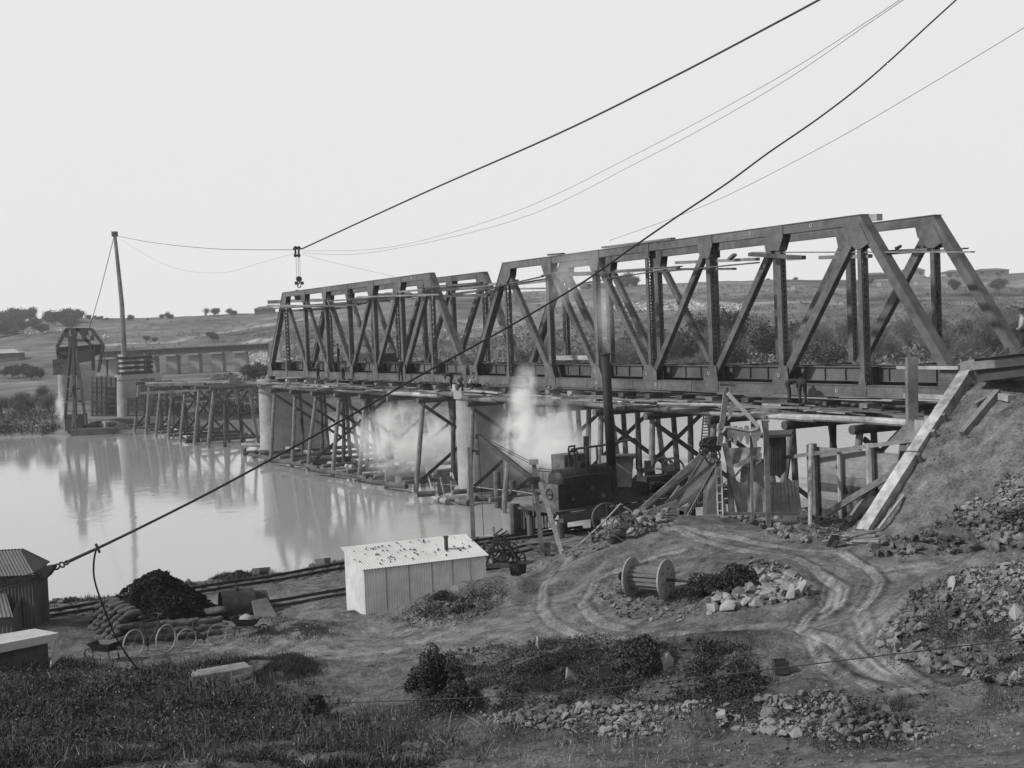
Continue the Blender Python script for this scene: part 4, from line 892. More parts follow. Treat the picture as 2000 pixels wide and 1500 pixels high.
# white-topped box over a culvert
a=gp(60,1300);a=at(115,1262,2.0)
R=thing('whitewashed_trough','long whitewashed wooden cover with a sloping end among the weeds','wooden cover',at(60,1280,2.0))
FRESH=mat('fresh_timber',.8,.2,3,.85,.2)
WHT=mat('worn_whitewash',.62,.12,3,.8,.15)
p0=at(-20,1262,3.0);p1=at(115,1236,2.9);dr=(p1-p0)/np.linalg.norm(p1-p0);n2=V3(-dr[1],dr[0],0)
m=MB();m.prism([p0,p1,p1+n2*.7+Z*.12-dr*.35,p0+n2*.9+Z*.12],-Z*.06);m.build('lid',WHT,R)
m=MB();m.prism([p0+Z*-.06,p1-Z*.06,p1-Z*.24,p0-Z*.26],n2*.05);m.build('side_board',WHT,R)
m=MB();m.prism([p1-Z*.05,p1-Z*.75+dr*.0,p1-Z*1.0-dr*.35,p1-Z*.3-dr*.12],n2*.08);m.build('end_board',WHT,R)
MB().prism([p1-Z*.25+n2*.6,p1-Z*1.1+n2*.6,p1-Z*1.1+n2*.6-dr*2.5,p1-Z*.25+n2*.6-dr*2.5],n2*.05).build('back_board',DTIMB,R)
# plank box in the weeds
a=gp(370,1330);b_=gp(488,1318)
R=thing('board_box','weathered board hatch with a slumped lid among the weeds','board hatch',b_)
a=at(372,1322,2.3);b_=at(490,1302,2.6);c2=at(488,1308,2.4)
m=MB();m.prism([a,b_,b_+V3(-.3,.6,.0),a+V3(-.1,.7,0)],-Z*.04);m.build('lid',TIMB,R)
m=MB();m.prism([a-Z*.06,b_-Z*.05,b_-Z*.75,a-Z*.5],V3(0,.05,0));m.build('side_board',DTIMB,R)
MB().bar(b_+V3(.02,0,.03),b_+V3(.02,0,-.8),.06).build('corner_post',TIMB,R)
for i in range(3):
    k=.2+i*.2;MB().bar(b_-Z*k+V3(0,-.03,0),b_-Z*(k+.12)+V3(-.55,-.03,0),.04,.1).build('slat',TIMB,R)
# ---------------------------------------------------------------- yard railway
def rail_line(pts,label,gauge=1.05,sl=True):
    P=[gp(*q) for q in pts];R=thing('rail_track',label,'railway track',P[0])
    Q=[]
    for a,b_ in zip(P[:-1],P[1:]):
        for k in range(5):
            q=a+(b_-a)*k/5;Q.append(q)
    Q.append(P[-1]);Q=[V3(q[0],q[1],zg1(q[0],q[1])) for q in Q]
    zz=np.array([q[2] for q in Q]);zz=np.convolve(np.pad(zz,3,'edge'),np.ones(7)/7,'valid')
    Q=[V3(q[0],q[1],z+.12) for q,z in zip(Q,zz)]
    nrm=[]
    for i in range(len(Q)):
        d=Q[min(i+1,len(Q)-1)]-Q[max(i-1,0)];d/=np.linalg.norm(d);nrm.append(V3(-d[1],d[0],0))
    for s in (-.5,.5):
        m=MB()
        for i in range(len(Q)-1):
            m.bar(Q[i]+nrm[i]*s*gauge,Q[i+1]+nrm[i+1]*s*gauge,.06,.12)
        m.build('rail',IRON,R)
    if sl:
        tot=0;cnt=0
        for i in range(len(Q)-1):
            L=np.linalg.norm(Q[i+1]-Q[i]);k=0
            while tot<L and cnt<95:
                q=Q[i]+(Q[i+1]-Q[i])*tot/L-Z*.11;MB().bar(q-nrm[i]*.95,q+nrm[i]*.95,.2,.09).build('sleeper',DTIMB,R);tot+=.8;cnt+=1
            tot-=L
    return R
rail_line([(60,1207),(300,1172),(500,1137),(680,1108),(960,1062),(1150,1037)],'yard railway track nearest the river, running right toward the jetty')
rail_line([(960,1088),(1050,1075),(1130,1062)],'short yard track between the hut and the crane foot',sl=False)
rail_line([(520,1185),(600,1175),(684,1160)],'light track half buried in the dirt left of the hut',sl=False)
for i,(a,b_,lb) in enumerate((((553,1113),(600,1101),'squared timber lying by the river bank left of the hut'),((580,1107),(640,1102),'dark timber lying on the bank beside the squared one'),((500,1125),(560,1113),'thin board on the bank at the track edge'))):
    MB().bar(gp(*a)+Z*.2,gp(*b_)+Z*.15,.3,.28).thing('timber',(PTIMB,DTIMB,TIMB)[i],lb,'timber')
q=gp(925,1060);tl=q+Z*((1060-872)/F*q[1])
R=thing('timber_post','tall squared timber post with a small bracket behind the hut roof','post',q)
MB().bar(q-Z*.3,tl,.22,.22).build('post',TIMB,R);MB().bar(tl-Z*.2,tl-Z*.2+V3(.35,0,0),.08,.1).build('bracket',IRON,R);MB().box(tl+V3(.38,0,-.3),.14,.1,.22).build('insulator',DSTEEL,R)
# ---------------------------------------------------------------- derrick crane
cb=gp(1060,1090);ct=cb+Z*((1090-902)/F*cb[1])+V3(-.22,0,0)
R=thing('derrick_crane','small timber derrick crane with a dark jib pointing up left','crane',cb)
MB().bar(cb-Z*.2,ct,.2,.2).build('mast',TIMB,R)
jb=atd(1043,938,cb[1]-.1);jt=atd(934,852,cb[1]+1.5);MB().bar(jb,jt,.15,.21).build('jib',DTIMB,R);MB().box(jt,.24,.2,.2).build('jib_head',IRON,R)
fb=gp(1100,1080);MB().bar(fb-Z*.2,atd(1052,935,cb[1]+.15),.15,.15).build('back_stay',TIMB,R)
for o in (0,.1):MB().cyl(jt+Z*(.06-o),ct+Z*(-.02-o),.016,n=5).build('topping_lift',ROPE,R)
for o in (0,.12):MB().cyl(ct+Z*(-.25-o)+V3(.2,0,0),atd(1095,920+o*20,cb[1]+4),.016,n=5).build('guy',ROPE,R)
MB().cyl(jt,atd(945,1046,jt[1]),.014,n=5).build('fall_rope',ROPE,R)
MB().box(ct+Z*.05,.4,.35,.22).build('mast_head',PTIMB,R);MB().box(jb,.45,.35,.3).build('pivot_iron',IRON,R);MB().bar(atd(1040,958,cb[1]-.2),atd(1062,958,cb[1]-.2),.09,.12).build('cross_piece',PTIMB,R)
MB().cyl(atd(1040,945,cb[1]-.25),atd(1042,1008,cb[1]-.25),.03,n=6).build('rod',TIMB,R)
q=gp(950,1053);MB().box(q+Z*.12,1.0,.7,.12).thing('loading_board',PTIMB,'small pale board under the crane rope at the water edge','board')
for i,x in enumerate((948,965)):
    q=gp(x,1050);MB().box(q+V3(0,0,.32),.12,.3,.5).thing('upright_block',PTIMB,('left','right')[i]+' one of two pale upright blocks on the bank under the crane rope','block')
# winch, bucket
q=gp(980,1108);R=thing('hand_winch','dark iron winch with spoked gear wheels between the hut and the crane','winch',q)
for c,r_ in ((V3(-.45,0,.75),.34),(V3(.42,.1,.7),.3),(V3(0,.05,.6),.42),(V3(.75,.1,.3),.28),(V3(-.1,.1,1.15),.18)):
    m=MB();m.ring(q+c,(.3,1,0),r_,.04,24,6)
    for i in range(3):
        a=i*math.pi/3;u=V3(math.cos(a),-.3*math.cos(a),math.sin(a))*r_;m.bar(q+c-u,q+c+u,.04)
    m.build('gear_wheel',IRON,R)
for s in (-1,1):
    for x0,x1 in ((-.75,-.1),(.8,.15)):MB().bar(q+V3(x0,.3*s,0),q+V3(x1,.3*s,1.3),.09).build('side_frame',IRON,R)
for z,x in ((.75,-.4),(.45,.1),(.95,.1)):MB().cyl(q+V3(x,-.35,z),q+V3(x,.35,z),.14,n=12).build('drum',IRON,R)
MB().bar(q+V3(-.9,0,.08),q+V3(1.1,0,.08),.7,.15).build('bed',DTIMB,R)
for i,(a,b_) in enumerate((((-.2,1.25),(.3,1.5)),((-.3,1.35),(.1,1.6)))):MB().bar(q+V3(a[0],-.1,a[1]),q+V3(b_[0],.1,b_[1]),.05).build('lever',IRON,R)
for i in range(4):MB().cyl(gp(946+4*i,1112)+Z*(.12+.17*(i%2)),gp(968+3*i,1096)+Z*(.12+.17*(i%2)),.1,.09,8).thing('short_log',PLOG,'short pale log stacked against the hut end near the winch','log','short logs stacked by the hut end')
q=gp(1012,1124);MB().lathe(q,[(.22,0),(.3,.05),(.36,.5),(.34,.5),(.28,.08),(.02,.08)],18,cap=False).thing('iron_bucket',IRON,'dark iron bucket standing at the foot of the ramp by the winch','bucket')
q=gp(1068,1086);MB().box(q+Z*.3,.35,.3,.6).thing('anchor_block',DTIMB,'short dark block beside the crane mast foot','block')
# ---------------------------------------------------------------- cable reel
q=gp(1268,1165);ax=V3(.84,-.54,0)/np.linalg.norm(V3(.84,-.54,0));RR=.61
R=thing('cable_reel','big empty wooden cable reel on its spindle inside the road loop','cable reel',q,xa=ax)
c0=q+Z*(RR-.06)
RW=mat('reel_board',.38,.3,3,.85,.3)
for s in (-1,1):
    m=MB();cc_=c0+ax*s*.56
    # disc from boards
    nb=9;u=V3(-ax[1],ax[0],0)
    for i in range(nb):
        y0=-RR+2*RR*i/nb+.004;y1=-RR+2*RR*(i+1)/nb-.004;pl=[]
        ts_=np.linspace(y0,y1,5);
        for y in ts_:pl.append((y,math.sqrt(max(RR*RR-y*y,0))))
        poly=[cc_+u*(y*math.cos(.35)-h*math.sin(.35))+Z*(y*math.sin(.35)+h*math.cos(.35)) for y,h in pl]+[cc_+u*(y*math.cos(.35)+h*math.sin(.35))+Z*(y*math.sin(.35)-h*math.cos(.35)) for y,h in pl[::-1]]
        m.prism(poly,ax*.05*s)
    f=m.build('flange',RW,R)
    for i in range(6):
        a=i*math.pi/3+.3;p=cc_+(u*math.cos(a)+Z*math.sin(a))*RR*.55+ax*s*.052;MB().cyl(p,p+ax*s*.012,.035,n=8).build('bolt_plate',IRON,f)
for i in range(14):
    a=2*math.pi*i/14;o=(V3(-ax[1],ax[0],0)*math.cos(a)+Z*math.sin(a))*RR*.5;MB().beam(c0-ax*.56+o,c0+ax*.56+o,.09,Z,.05,V3(-ax[1],ax[0],0)).build('drum_stave',TIMB,R)
MB().cyl(c0-ax*1.0,c0+ax*1.4,.045,n=10).build('spindle',IRON,R);MB().lathe(c0-ax*1.0,[(.1,0),(.14,.06),(.05,.1)],12,ax=ax).build('spindle_nut',IRON,R)
# cart wheels
def cwheel(c,ax_,r_,label):
    R=thing('cart_wheel',label,'iron wheel',c-Z*r_);ax_=np.asarray(ax_,float);ax_/=np.linalg.norm(ax_);u=V3(-ax_[1],ax_[0],0)
    m=MB();m.lathe(c-ax_*.05,[(r_,0),(r_,.1),(r_-.05,.1),(r_-.05,0),(r_,0)],32,ax=ax_,cap=False);m.build('rim',STEEL,R);m=MB()
    for i in range(8):
        a=i*math.pi/4;m.cyl(c,c+(u*math.cos(a)+Z*math.sin(a))*(r_-.03),.02,n=5)
    m.lathe(c-ax_*.08,[(.07,0),(.07,.16)],12,ax=ax_);m.build('spokes',STEEL,R)
q=gp(1187,1046);cwheel(q+Z*.62+V3(0,.2,0),(.35,-1,.1),.62,'larger iron wheel leaning upright at the left end of the rock pile')
q=gp(1222,1052);cwheel(q+Z*.42,(.3,-1,.35),.55,'second iron wheel half sunk in the rock pile')
cable([gp(1135,1066)+Z*.1,gp(1180,1050)+Z*.6,gp(1215,1035)+Z*1.0],.03,'thin pale pole or rope running up over the two iron wheels',PTIMB,name='pole',cat='pole')
cable([atd(1238,1012,53),atd(1232,998,53),atd(1218,990,53)],.03,'short curved iron rod standing up out of the rock pile',PTIMB,name='bent_rod',cat='rod')
#@@JETTY
# ---------------------------------------------------------------- boiler jetty
JZ=2.55
def J(px,py,z=JZ):return at(px,py,z)
j0=J(1098,1000);j1=J(1265,975);dj=(j1-j0);dj[2]=0;LJ=np.linalg.norm(dj);dj/=LJ;nj=V3(-dj[1],dj[0],0)
R=thing('timber_jetty','heavy timber jetty carrying the boiler between the bank and the spans','jetty',up_(j0,0),xa=dj)
m=MB()
for i in range(26):
    a=j0+dj*(i*.5-.2);m.beam(a-nj*.05,a+nj*(3.0 if i<9 else 4.6),.46,dj,.1,Z)
m.build('deck',DTIMB,R)
MB().beam(j0-dj*.1-Z*.32,j0+dj*11.5-Z*.32,.35,nj,.42,Z).build('edge_beam',DTIMB,R);MB().beam(j0+dj*.0-Z*.32+nj*2.8,j0+dj*11.5-Z*.32+nj*2.8,.35,nj,.42,Z).build('edge_beam',DTIMB,R)
for i in range(6):
    for o in (.3,2.7):
        a=j0+dj*(.1+i*2.2)+nj*o;MB().cyl(up_(a,-1),up_(a,JZ-.5),.2,.18,9).build('pile',DTIMB,R)
MB().beam(j0+dj*4.2+nj*1-Z*-.45,j0+dj*11.5+nj*1+Z*.45,.12,nj,.9,Z).build('side_board',DTIMB,R)
# slatted end
FRESH_=mat('pale_slat',.6,.3,3,.9,.2)
R=thing('slatted_jetty_end','narrow landing with a skirt of upright slats at the left of the boiler','landing',J(1000,978))
a=J(996,982);b_=J(1072,972);c2=J(1068,965);m=MB();m.prism([a,J(1040,985),b_,c2,J(1005,972)],-Z*.12);m.build('deck_board',TIMB,R)
for i in range(11):
    x=1004+i*6;p=J(x,983-.05*abs(i-9));hh=(1038-i*.6-984)/F*p[1];MB().bar(p-Z*.1,p-Z*hh,.095,.06,up=(0,1,0)).build('slat',FRESH_ if i%4 else PTIMB,R)
m=MB();m.cyl(J(1002,984)+Z*0,J(1002,984)-Z*2.1,.2,n=8);m.build('corner_pile',DTIMB,R)
m=MB();m.prism([J(1006,986)+V3(0,.3,0),J(1068,976)+V3(0,.3,0),J(1068,976)+V3(0,.3,-1.6),J(1006,986)+V3(0,.3,-1.6)],V3(0,.05,0));m.build('back_board',DTIMB,R)
# stairs
R=thing('timber_steps','short open timber steps leading up to the jetty deck','steps',gp(1045,1035))
s0=gp(1043,1040);s1=J(1072,1000)+dj*.5
for o in (0,.85):MB().bar(s0+dj*o,s1+dj*o-Z*.1,.06,.2).build('stringer_board',TIMB,R)
for i in range(7):
    k=(i+.5)/7;q=s0+(s1-s0)*k;MB().bar(q,q+dj*.85,.22,.05).build('tread',TIMB,R)
# boiler: firebox box + barrel
BI=mat('sooty_iron',.035,.6,3,.6,.35);BL=mat('lagged_iron',.16,.6,2.5,.8,.4)
fbp=j0+dj*.05+nj*.3;fbp[2]=JZ+.05
R=thing('steam_boiler','big sooty steam boiler with a boxy firebox on the jetty','boiler',fbp,xa=dj)
wdt=1.3;LL=3.5;hh=1.25
m=MB()
def FB(u,v,z):return fbp+dj*u+nj*v+Z*z
m.hexa([FB(0,0,0),FB(.0,wdt,0),FB(0,wdt,hh),FB(0,0,hh)],[FB(LL,0,0),FB(LL,wdt,0),FB(LL,wdt,hh),FB(LL,0,hh)]);m.build('firebox_casing',BI,R)
MB().hexa([FB(-.03,-.02,.0),FB(-.03,wdt,.0),FB(-.03,wdt,hh+.02),FB(-.03,-.02,hh+.02)],[FB(0,-.02,0),FB(0,wdt,0),FB(0,wdt,hh+.02),FB(0,-.02,hh+.02)]).build('end_plate',BL,R)
for u in (.8,1.6,2.4):MB().bar(FB(u,-.02,.05),FB(u,-.02,hh-.05),.05,.03).build('seam_strip',IRON,R)
MB().bar(FB(0,-.02,hh),FB(LL,-.02,hh),.06,.05).build('seam_strip',IRON,R)
m=MB();m.lathe(FB(.35,wdt/2,hh+.08),[(.02,-.02),(.58,0),(.62,.1),(.62,3.3),(.55,3.5),(.02,3.55)],30,ax=dj);m.build('barrel',BI,R,smooth=True)
for k in (.9,1.7,2.5,3.3):
    m=MB();m.ring(FB(.35+k,wdt/2,hh+.08),dj,.63,.022,28,5);m.build('boiler_band',IRON,R)
m=MB();m.ring(FB(-.05,wdt*.5,.75),-dj,.26,.03,20,6);m.bar(FB(-.06,wdt*.3,.75),FB(-.06,wdt*.7,.75),.05,.05);m.build('fire_door',IRON,R)
m=MB();m.tube([FB(.4,.02,hh+.3),FB(1.6,.0,hh+.34),FB(3.2,.02,hh+.3)],.02,5);m.build('hand_rail',STEEL,R)
for u,z in ((.9,.5),(2.2,.9),(2.9,.4)):m=MB();m.lathe(FB(u,-.03,z),[(.12,0),(.14,.03),(.04,.06)],14,ax=-nj);m.build('inspection_cover',BL,R)
MB().cyl(FB(LL+.5,wdt/2,hh-.6),FB(LL+.5,wdt/2,hh+.7),.35,.3,16).build('smokebox',BI,R)
chb=FB(3.0,wdt/2,hh+.8);chy=chb[1];cht=atd(1182,690,chy);chb2=up_(cht,chb[2]-.1)
st=MB();st.cyl(chb2+V3(.1,0,0),cht,.245,.235,16);stk=st.build('chimney_stack',mat('stack_iron',.028,.4,1.5,.7,.2),R,smooth=True);MB().cyl(cht-Z*.1,cht,.27,.27,16).build('stack_rim',IRON,stk)
MB().lathe(FB(2.0,wdt/2,hh+.65),[(.25,0),(.25,.25),(.1,.35),(.06,.6)],14).build('steam_dome',BI,R)
for u,h_,l in ((1.7,.9,.5),(2.1,1.15,-.35),(3.0,1.0,.7)):
    a=FB(u*.85,wdt*.6,hh+.6);MB().tube([a,a+Z*h_*.9,a+Z*h_+dj*.05,a+Z*h_+dj*l,a+Z*(h_*.9)+dj*l*1.05,a+Z*.3+dj*l*1.05],.05,7).build('steam_pipe',IRON,R)
pp=FB(3.3,wdt*.9,hh+2.2);MB().tube([atd(1115,878,pp[1]),atd(1175,870,pp[1]),atd(1240,857,pp[1]),atd(1243,860,pp[1]),atd(1244,915,pp[1]),atd(1248,920,pp[1])],.06,7).build('steam_pipe',IRON,R)
for x in (1142,1147):MB().cyl(atd(x,852,pp[1]+1),atd(x+1,912,pp[1]+1),.08,n=8).build('valve_pipe',IRON,R)
# tanks beside the boiler
q=fbp+nj*2.1+dj*2.2+Z*.0;q=atd(1112,912,fbp[1]+4.0);m=MB();m.box(q,1.5,1.1,1.4,dj,nj);m.thing('feed_tank',BL,'square grey iron tank standing behind the boiler barrel','tank')
R=thing('canvas_screen','tapered grey tank hung with canvas behind the chimney stack','tank',atd(1218,950,fbp[1]+3))
yy=fbp[1]+3.2;m=MB();m.hexa([atd(1200,892,yy),atd(1238,892,yy),atd(1233,951,yy),atd(1206,951,yy)],[q_+nj*1.2 for q_ in (atd(1200,892,yy),atd(1238,892,yy),atd(1233,951,yy),atd(1206,951,yy))]);m.build('tank_body',CANV,R)
MB().bar(atd(1192,892,yy),atd(1246,890,yy),1.5,.12).build('tank_lid',DTIMB,R)
# engine with flywheels on the right of the jetty
ey=ate(1300,915,-5)[1]
R=thing('hoisting_engine','low steam hoist with two open flywheels at the right end of the jetty','engine',atd(1300,928,ey))
for x in (1297,1315):
    m=MB();cw=atd(x,917,ey+ (x-1297)*.0+.5*(x>1300));m.ring(cw,dj+nj*.5,.55,.05,28,6)
    for i in range(3):
        a=i*math.pi/3;uu=nj*math.cos(a)*.55+Z*math.sin(a)*.55;m.bar(cw-uu,cw+uu,.05)
    m.build('flywheel',IRON,R)
MB().box(atd(1292,931,ey),2.6,.7,.22,dj,nj).build('engine_bed',IRON,R);MB().cyl(atd(1262,922,ey),atd(1278,918,ey),.2,n=12).build('cylinder',IRON,R);MB().box(atd(1265,914,ey),.3,.3,.7).build('valve_chest',IRON,R)
MB().cyl(atd(1300,920,ey),atd(1318,918,ey),.3,n=14).build('drum',IRON,R)
bumpy=stones('coal_spill','loose coal and clinker heaped along the jetty edge under the engine','coal',[(J(1210+rnd.uniform(0,110),970-rnd.uniform(0,1))+nj*rnd.uniform(.2,.9)+Z*rnd.uniform(0,.6)) for _ in range(260)],nr.uniform(.06,.16,260),COAL)
# ---------------------------------------------------------------- machinery and shelter at the head of the road
MD=54.2
def A(px,py,d=MD):return atd(px,py,d)
R=thing('elevator_machine','bucket elevator of sloping beams and spoked pulleys above the road head','elevator',A(1330,1008))
for a,b_,w_,h_,mm,dd in (((1245,1002),(1388,873),.14,.2,TIMB,MD-.5),((1318,1000),(1385,890),.16,.42,STEEL,MD),((1326,1004),(1392,893),.03,.46,PTIMB,MD-.12),((1300,985),(1392,905),.1,.16,TIMB,MD-.3),((1290,962),(1365,900),.3,.1,DTIMB,MD+.6),((1262,990),(1370,905),.1,.14,DTIMB,MD+.2),((1325,1002),(1312,975),.2,.3,TIMB,MD),((1312,975),(1330,950),.2,.2,TIMB,MD),((1318,1000),(1345,985),.1,.1,PTIMB,MD-.7)):
    MB().bar(A(*a,dd),A(*b_,dd),w_,h_,up=(0,-1,0) if h_>.5 else (0,0,1)).build('sloping_beam',mm,R)
for i in range(13):
    k=i/12;q=A(1345+50*k,1005-90*k,MD-.8);MB().box(q,.26,.2,.2,X=(.5,0,.86),Y=(0,1,0)).build('bucket',BL,R)
for (x,y,r_) in ((1392,891,.31),(1393,870,.25),(1377,868,.22),(1375,880,.18)):
    m=MB();c=A(x,y,MD-.7);m.ring(c,(.15,-1,0),r_,.035,26,6)
    for i in range(4):
        a=i*math.pi/4+.3;uu=V3(math.cos(a),0,math.sin(a))*r_;m.bar(c-uu,c+uu,.035)
    m.cyl(c-V3(0,.1,0),c+V3(0,.2,0),.06,n=8);m.build('pulley',IRON,R)
m=MB();m.prism([A(1368,872),A(1378,856),A(1400,852),A(1412,862),A(1408,880),A(1388,882)],V3(0,.5,0));m.build('gear_case',BI,R)
for a,b_,w_ in (((1377,938),(1376,1008),.12),((1403,900),(1412,1003),.2),((1426,935),(1428,1003),.2),((1372,1007),(1432,1006),.1)):MB().bar(A(*a),A(*b_),w_).build('frame_post',FRESH if w_<.15 else TIMB,R)
m=MB();m.prism([A(1386,930,MD+.3),A(1400,915,MD+.3),A(1402,1004,MD+.3),A(1378,1006,MD+.3)],V3(0,.05,0));m.build('side_board',FRESH,R)
def ladder(p0,p1,w_,n_,label,m_=PTIMB,th=.05):
    R=thing('ladder',label,'ladder',p0);s=V3(1,0,0)
    for o in (-.5,.5):MB().bar(p0+s*w_*o,p1+s*w_*o,th).build('rail',m_,R)
    for i in range(n_):
        k=(i+.5)/n_;q=p0+(p1-p0)*k;MB().bar(q-s*w_*.55,q+s*w_*.55,th*.8).build('rung',m_,R)
ladder(A(1407,1006,MD-.9),A(1403,905,MD-.6),.2,6,'pale narrow ladder standing at the elevator foot',FRESH)
lt=B(11.6,-.9,-1.2);lb_=atd(1378,858,lt[1]-.5);ladder(atd(1376,866,lt[1]-.4),atd(1381,809,lt[1]-.4),.32,10,'dark ladder hanging from the cap log beside the white water',DTIMB,.06)
# tarpaulin shelter
R=thing('tarpaulin_shelter','ragged canvas and board shelter between the elevator and the pit','shelter',A(1500,1005))
def sheet(P,m_,nm,th=.05,wob=.12,n=12):
    """bilinear patch A,B,C,D with folds"""
    a,b_,c,d=[np.asarray(q,float) for q in P];v=[];
    for j in range(n+1):
        for i in range(n+1):
            s,t=i/n,j/n;q=(a*(1-s)+b_*s)*(1-t)+(d*(1-s)+c*s)*t;q=q+V3(0,-1,0)*wob*math.sin(s*11+t*3)*math.sin(math.pi*s)*(.3+t)+V3(0,0,1)*wob*.4*math.sin(s*7)*t;v.append(q)
    k=(n+1)**2;v2=[q+V3(0,th,0) for q in v];f=[]
    for j in range(n):
        for i in range(n):
            e=j*(n+1)+i;f+=[(e,e+1,e+n+2,e+n+1),(k+e,k+e+n+1,k+e+n+2,k+e+1)]
    m=MB();m.add(v+v2,f);return m.build(nm,m_,R,smooth=True)
sheet([A(1424,875),A(1488,873),A(1480,908),A(1430,912)],CANV,'canvas_sheet')
sheet([A(1448,912,MD-.2),A(1490,905,MD-.2),A(1493,948,MD-.3),A(1445,950,MD-.3)],CANV,'canvas_sheet')
sheet([A(1437,942,MD-.5),A(1497,940,MD-.5),A(1500,1003,MD-.6),A(1450,1002,MD-.6)],CANV,'canvas_sheet',wob=.08)
sheet([A(1430,908,MD-.6),A(1488,884,MD-.2),A(1487,908,MD-.6),A(1440,914,MD-.9)],mat('dark_canvas',.2,.3,3,.95,.3),'canvas_sheet')
for i in range(9):
    x=1500+i*6.8;y0=955-3*i*(i<6)+(i>=6)*(-12);h_=A(x,y0-rnd.uniform(0,5),MD-.1);MB().bar(h_,A(x+i*.9,1000,MD-.1),.165,.04,up=(0,1,0)).build('board',mat('shelter_board',.36,.35,3,.9,.3),R)
MB().bar(A(1408,1003,MD-.8),A(1562,1004,MD-.8),.1,.12).build('sill',TIMB,R)
for a,b_,w_,mm in (((1415,865),(1447,1003),.22,TIMB),((1434,932),(1470,890),.07,PTIMB),((1420,940),(1403,950),.06,PTIMB),((1455,900),(1466,1006),.05,TIMB)):MB().bar(A(*a,MD-.5),A(*b_,MD-.5),w_).build('prop',mm,R)
# cabin
R=thing('board_cabin','small dark board cabin with a flat roof behind the tall thin post','cabin',A(1512,985,57))
m=MB()
a,b_,c,d=A(1492,855,57),A(1526,853,57),A(1527,928,57),A(1490,930,57);m.hexa([a,b_,c,d],[q+V3(.6,1.9,0) for q in (a,b_,c,d)]);m.build('wall',DTIMB,R)
for i in range(9):MB().bar(A(1494+i*3.8,857,56.9),A(1494+i*3.8,927,56.9),.03,.03).build('batten',DTIMB,R)
MB().hexa([A(1485,850,56.7),A(1545,848,56.7),A(1545,853,56.7),A(1485,856,56.7)],[q+V3(.6,2.3,0) for q in (A(1485,850,56.7),A(1545,848,56.7),A(1545,853,56.7),A(1485,856,56.7))]).build('roof',DTIMB,R)
# posts
for a,b_,w_,mm,lb in (((1495,812),(1501,1028),.19,TIMB,'tall thin square post standing before the board cabin'),((1467,850),(1470,1012),.09,TIMB,'thin pole standing in front of the canvas sheets'),((1418,765),(1405,870),.2,TIMB,'dark leaning post with a short cross bar above the pulleys')):
    o=MB().bar(A(*a,MD-1.1),A(*b_,MD-1.1),w_).thing('post',mm,lb,'post')
MB().bar(A(1406,751,MD-1.2),A(1437,753,MD-1.2),.09).thing('cross_bar',DTIMB,'short level bar topping the leaning post above the pulleys','bar')
MB().bar(A(1421,757,MD-1.2),A(1419,775,MD-1.2),.1).thing('post_stub',DTIMB,'short stub between the level bar and the leaning post','stub')
MB().bar(A(1421,768,MD-1.3),A(1482,834,MD-1.3),.12,.16).thing('spattered_board',WHT,'white spattered board slanting down from the leaning post','board')
MB().tube([A(1486,821,MD-1.3),A(1503,822,MD-1.3)],.05,6).thing('peg',PTIMB,'short pale peg crossing the tall thin post','peg')
def rag(P,label):
    m=MB();n=len(P);v=[]
    for i,(x,y,w_) in enumerate(P):
        q=A(x,y,MD-1.3);v+=[q-V3(w_/2,.03*math.sin(i*2),0),q+V3(w_/2,.03*math.cos(i*2),0)]
    v2=[q+V3(0,.02,0) for q in v];k=len(v);m.add(v+v2,[(2*i,2*i+1,2*i+3,2*i+2) for i in range(n-1)]+[(k+2*i,k+2*i+2,k+2*i+3,k+2*i+1) for i in range(n-1)]+[(2*i,2*i+2,k+2*i+2,k+2*i) for i in range(n-1)]+[(2*i+1,k+2*i+1,k+2*i+3,2*i+3) for i in range(n-1)]);m.thing('rag',CANV,label,'rag','rags drying above the canvas shelter')
rag([(1430,783,.1),(1428,800,.2),(1425,815,.12),(1421,822,.04)],'torn grey rag hanging from the spattered board')
for i,x in enumerate((1425,1436,1447,1458,1472,1480)):
    y=834+rnd.uniform(-3,3);rag([(x,y,.16),(x+1,y+14,.26),(x+rnd.uniform(-2,3),y+rnd.uniform(26,40),.1)],'pale rag hanging in the row above the canvas shelter')
cable([A(1402,838,MD-1.3),A(1420,835,MD-1.3),A(1440,838,MD-1.3),A(1465,842,MD-1.3),A(1485,836,MD-1.3)],.05,'pale sagging line the rags hang from',FROPE,name='clothes_line',cat='line')
cable([A(1404,828,MD-1.35),A(1403,838,MD-1.35),A(1410,845,MD-1.35),A(1418,836,MD-1.35)],.07,'looped pale rope knotted at the leaning post foot',FROPE,name='rope_loop',cat='rope')
# ---------------------------------------------------------------- retaining wall and pit
WA=ate(1592,872,-3.2);WB_=ate(1795,855,-3.2);wd=WB_-WA;wd[2]=0;WL=np.linalg.norm(wd);wd/=WL;wn_=V3(wd[1],-wd[0],0)
R=thing('retaining_wall','tall wall of wide horizontal boards held by posts at the pit','retaining wall',up_(WA,3.2),xa=wd)
zt=WA[2]
BM=[mat('wall_board_a',.30,.3,2,.9,.3,stretch=(1,1,3)),mat('wall_board_b',.22,.35,2,.9,.3),mat('wall_board_c',.09,.4,2,.9,.3),mat('wall_board_d',.36,.3,2,.9,.3)]
for i,(z0,z1,k,xe) in enumerate(((.0,.42,0,6.3),(.43,.78,3,6.3),(.79,1.15,0,4.9),(1.16,1.5,1,4.7),(1.51,1.85,2,4.2),(1.86,2.2,0,4.0),(2.21,2.6,1,3.6),(2.61,3.1,2,3.4))):
    a=up_(WA,zt-z0);b_=up_(WA+wd*min(xe,WL),zt-z0);m=MB();m.prism([a,b_,b_-Z*(z1-z0),a-Z*(z1-z0)],-wn_*-.06+wn_*.0);m.build('board',BM[k],R)
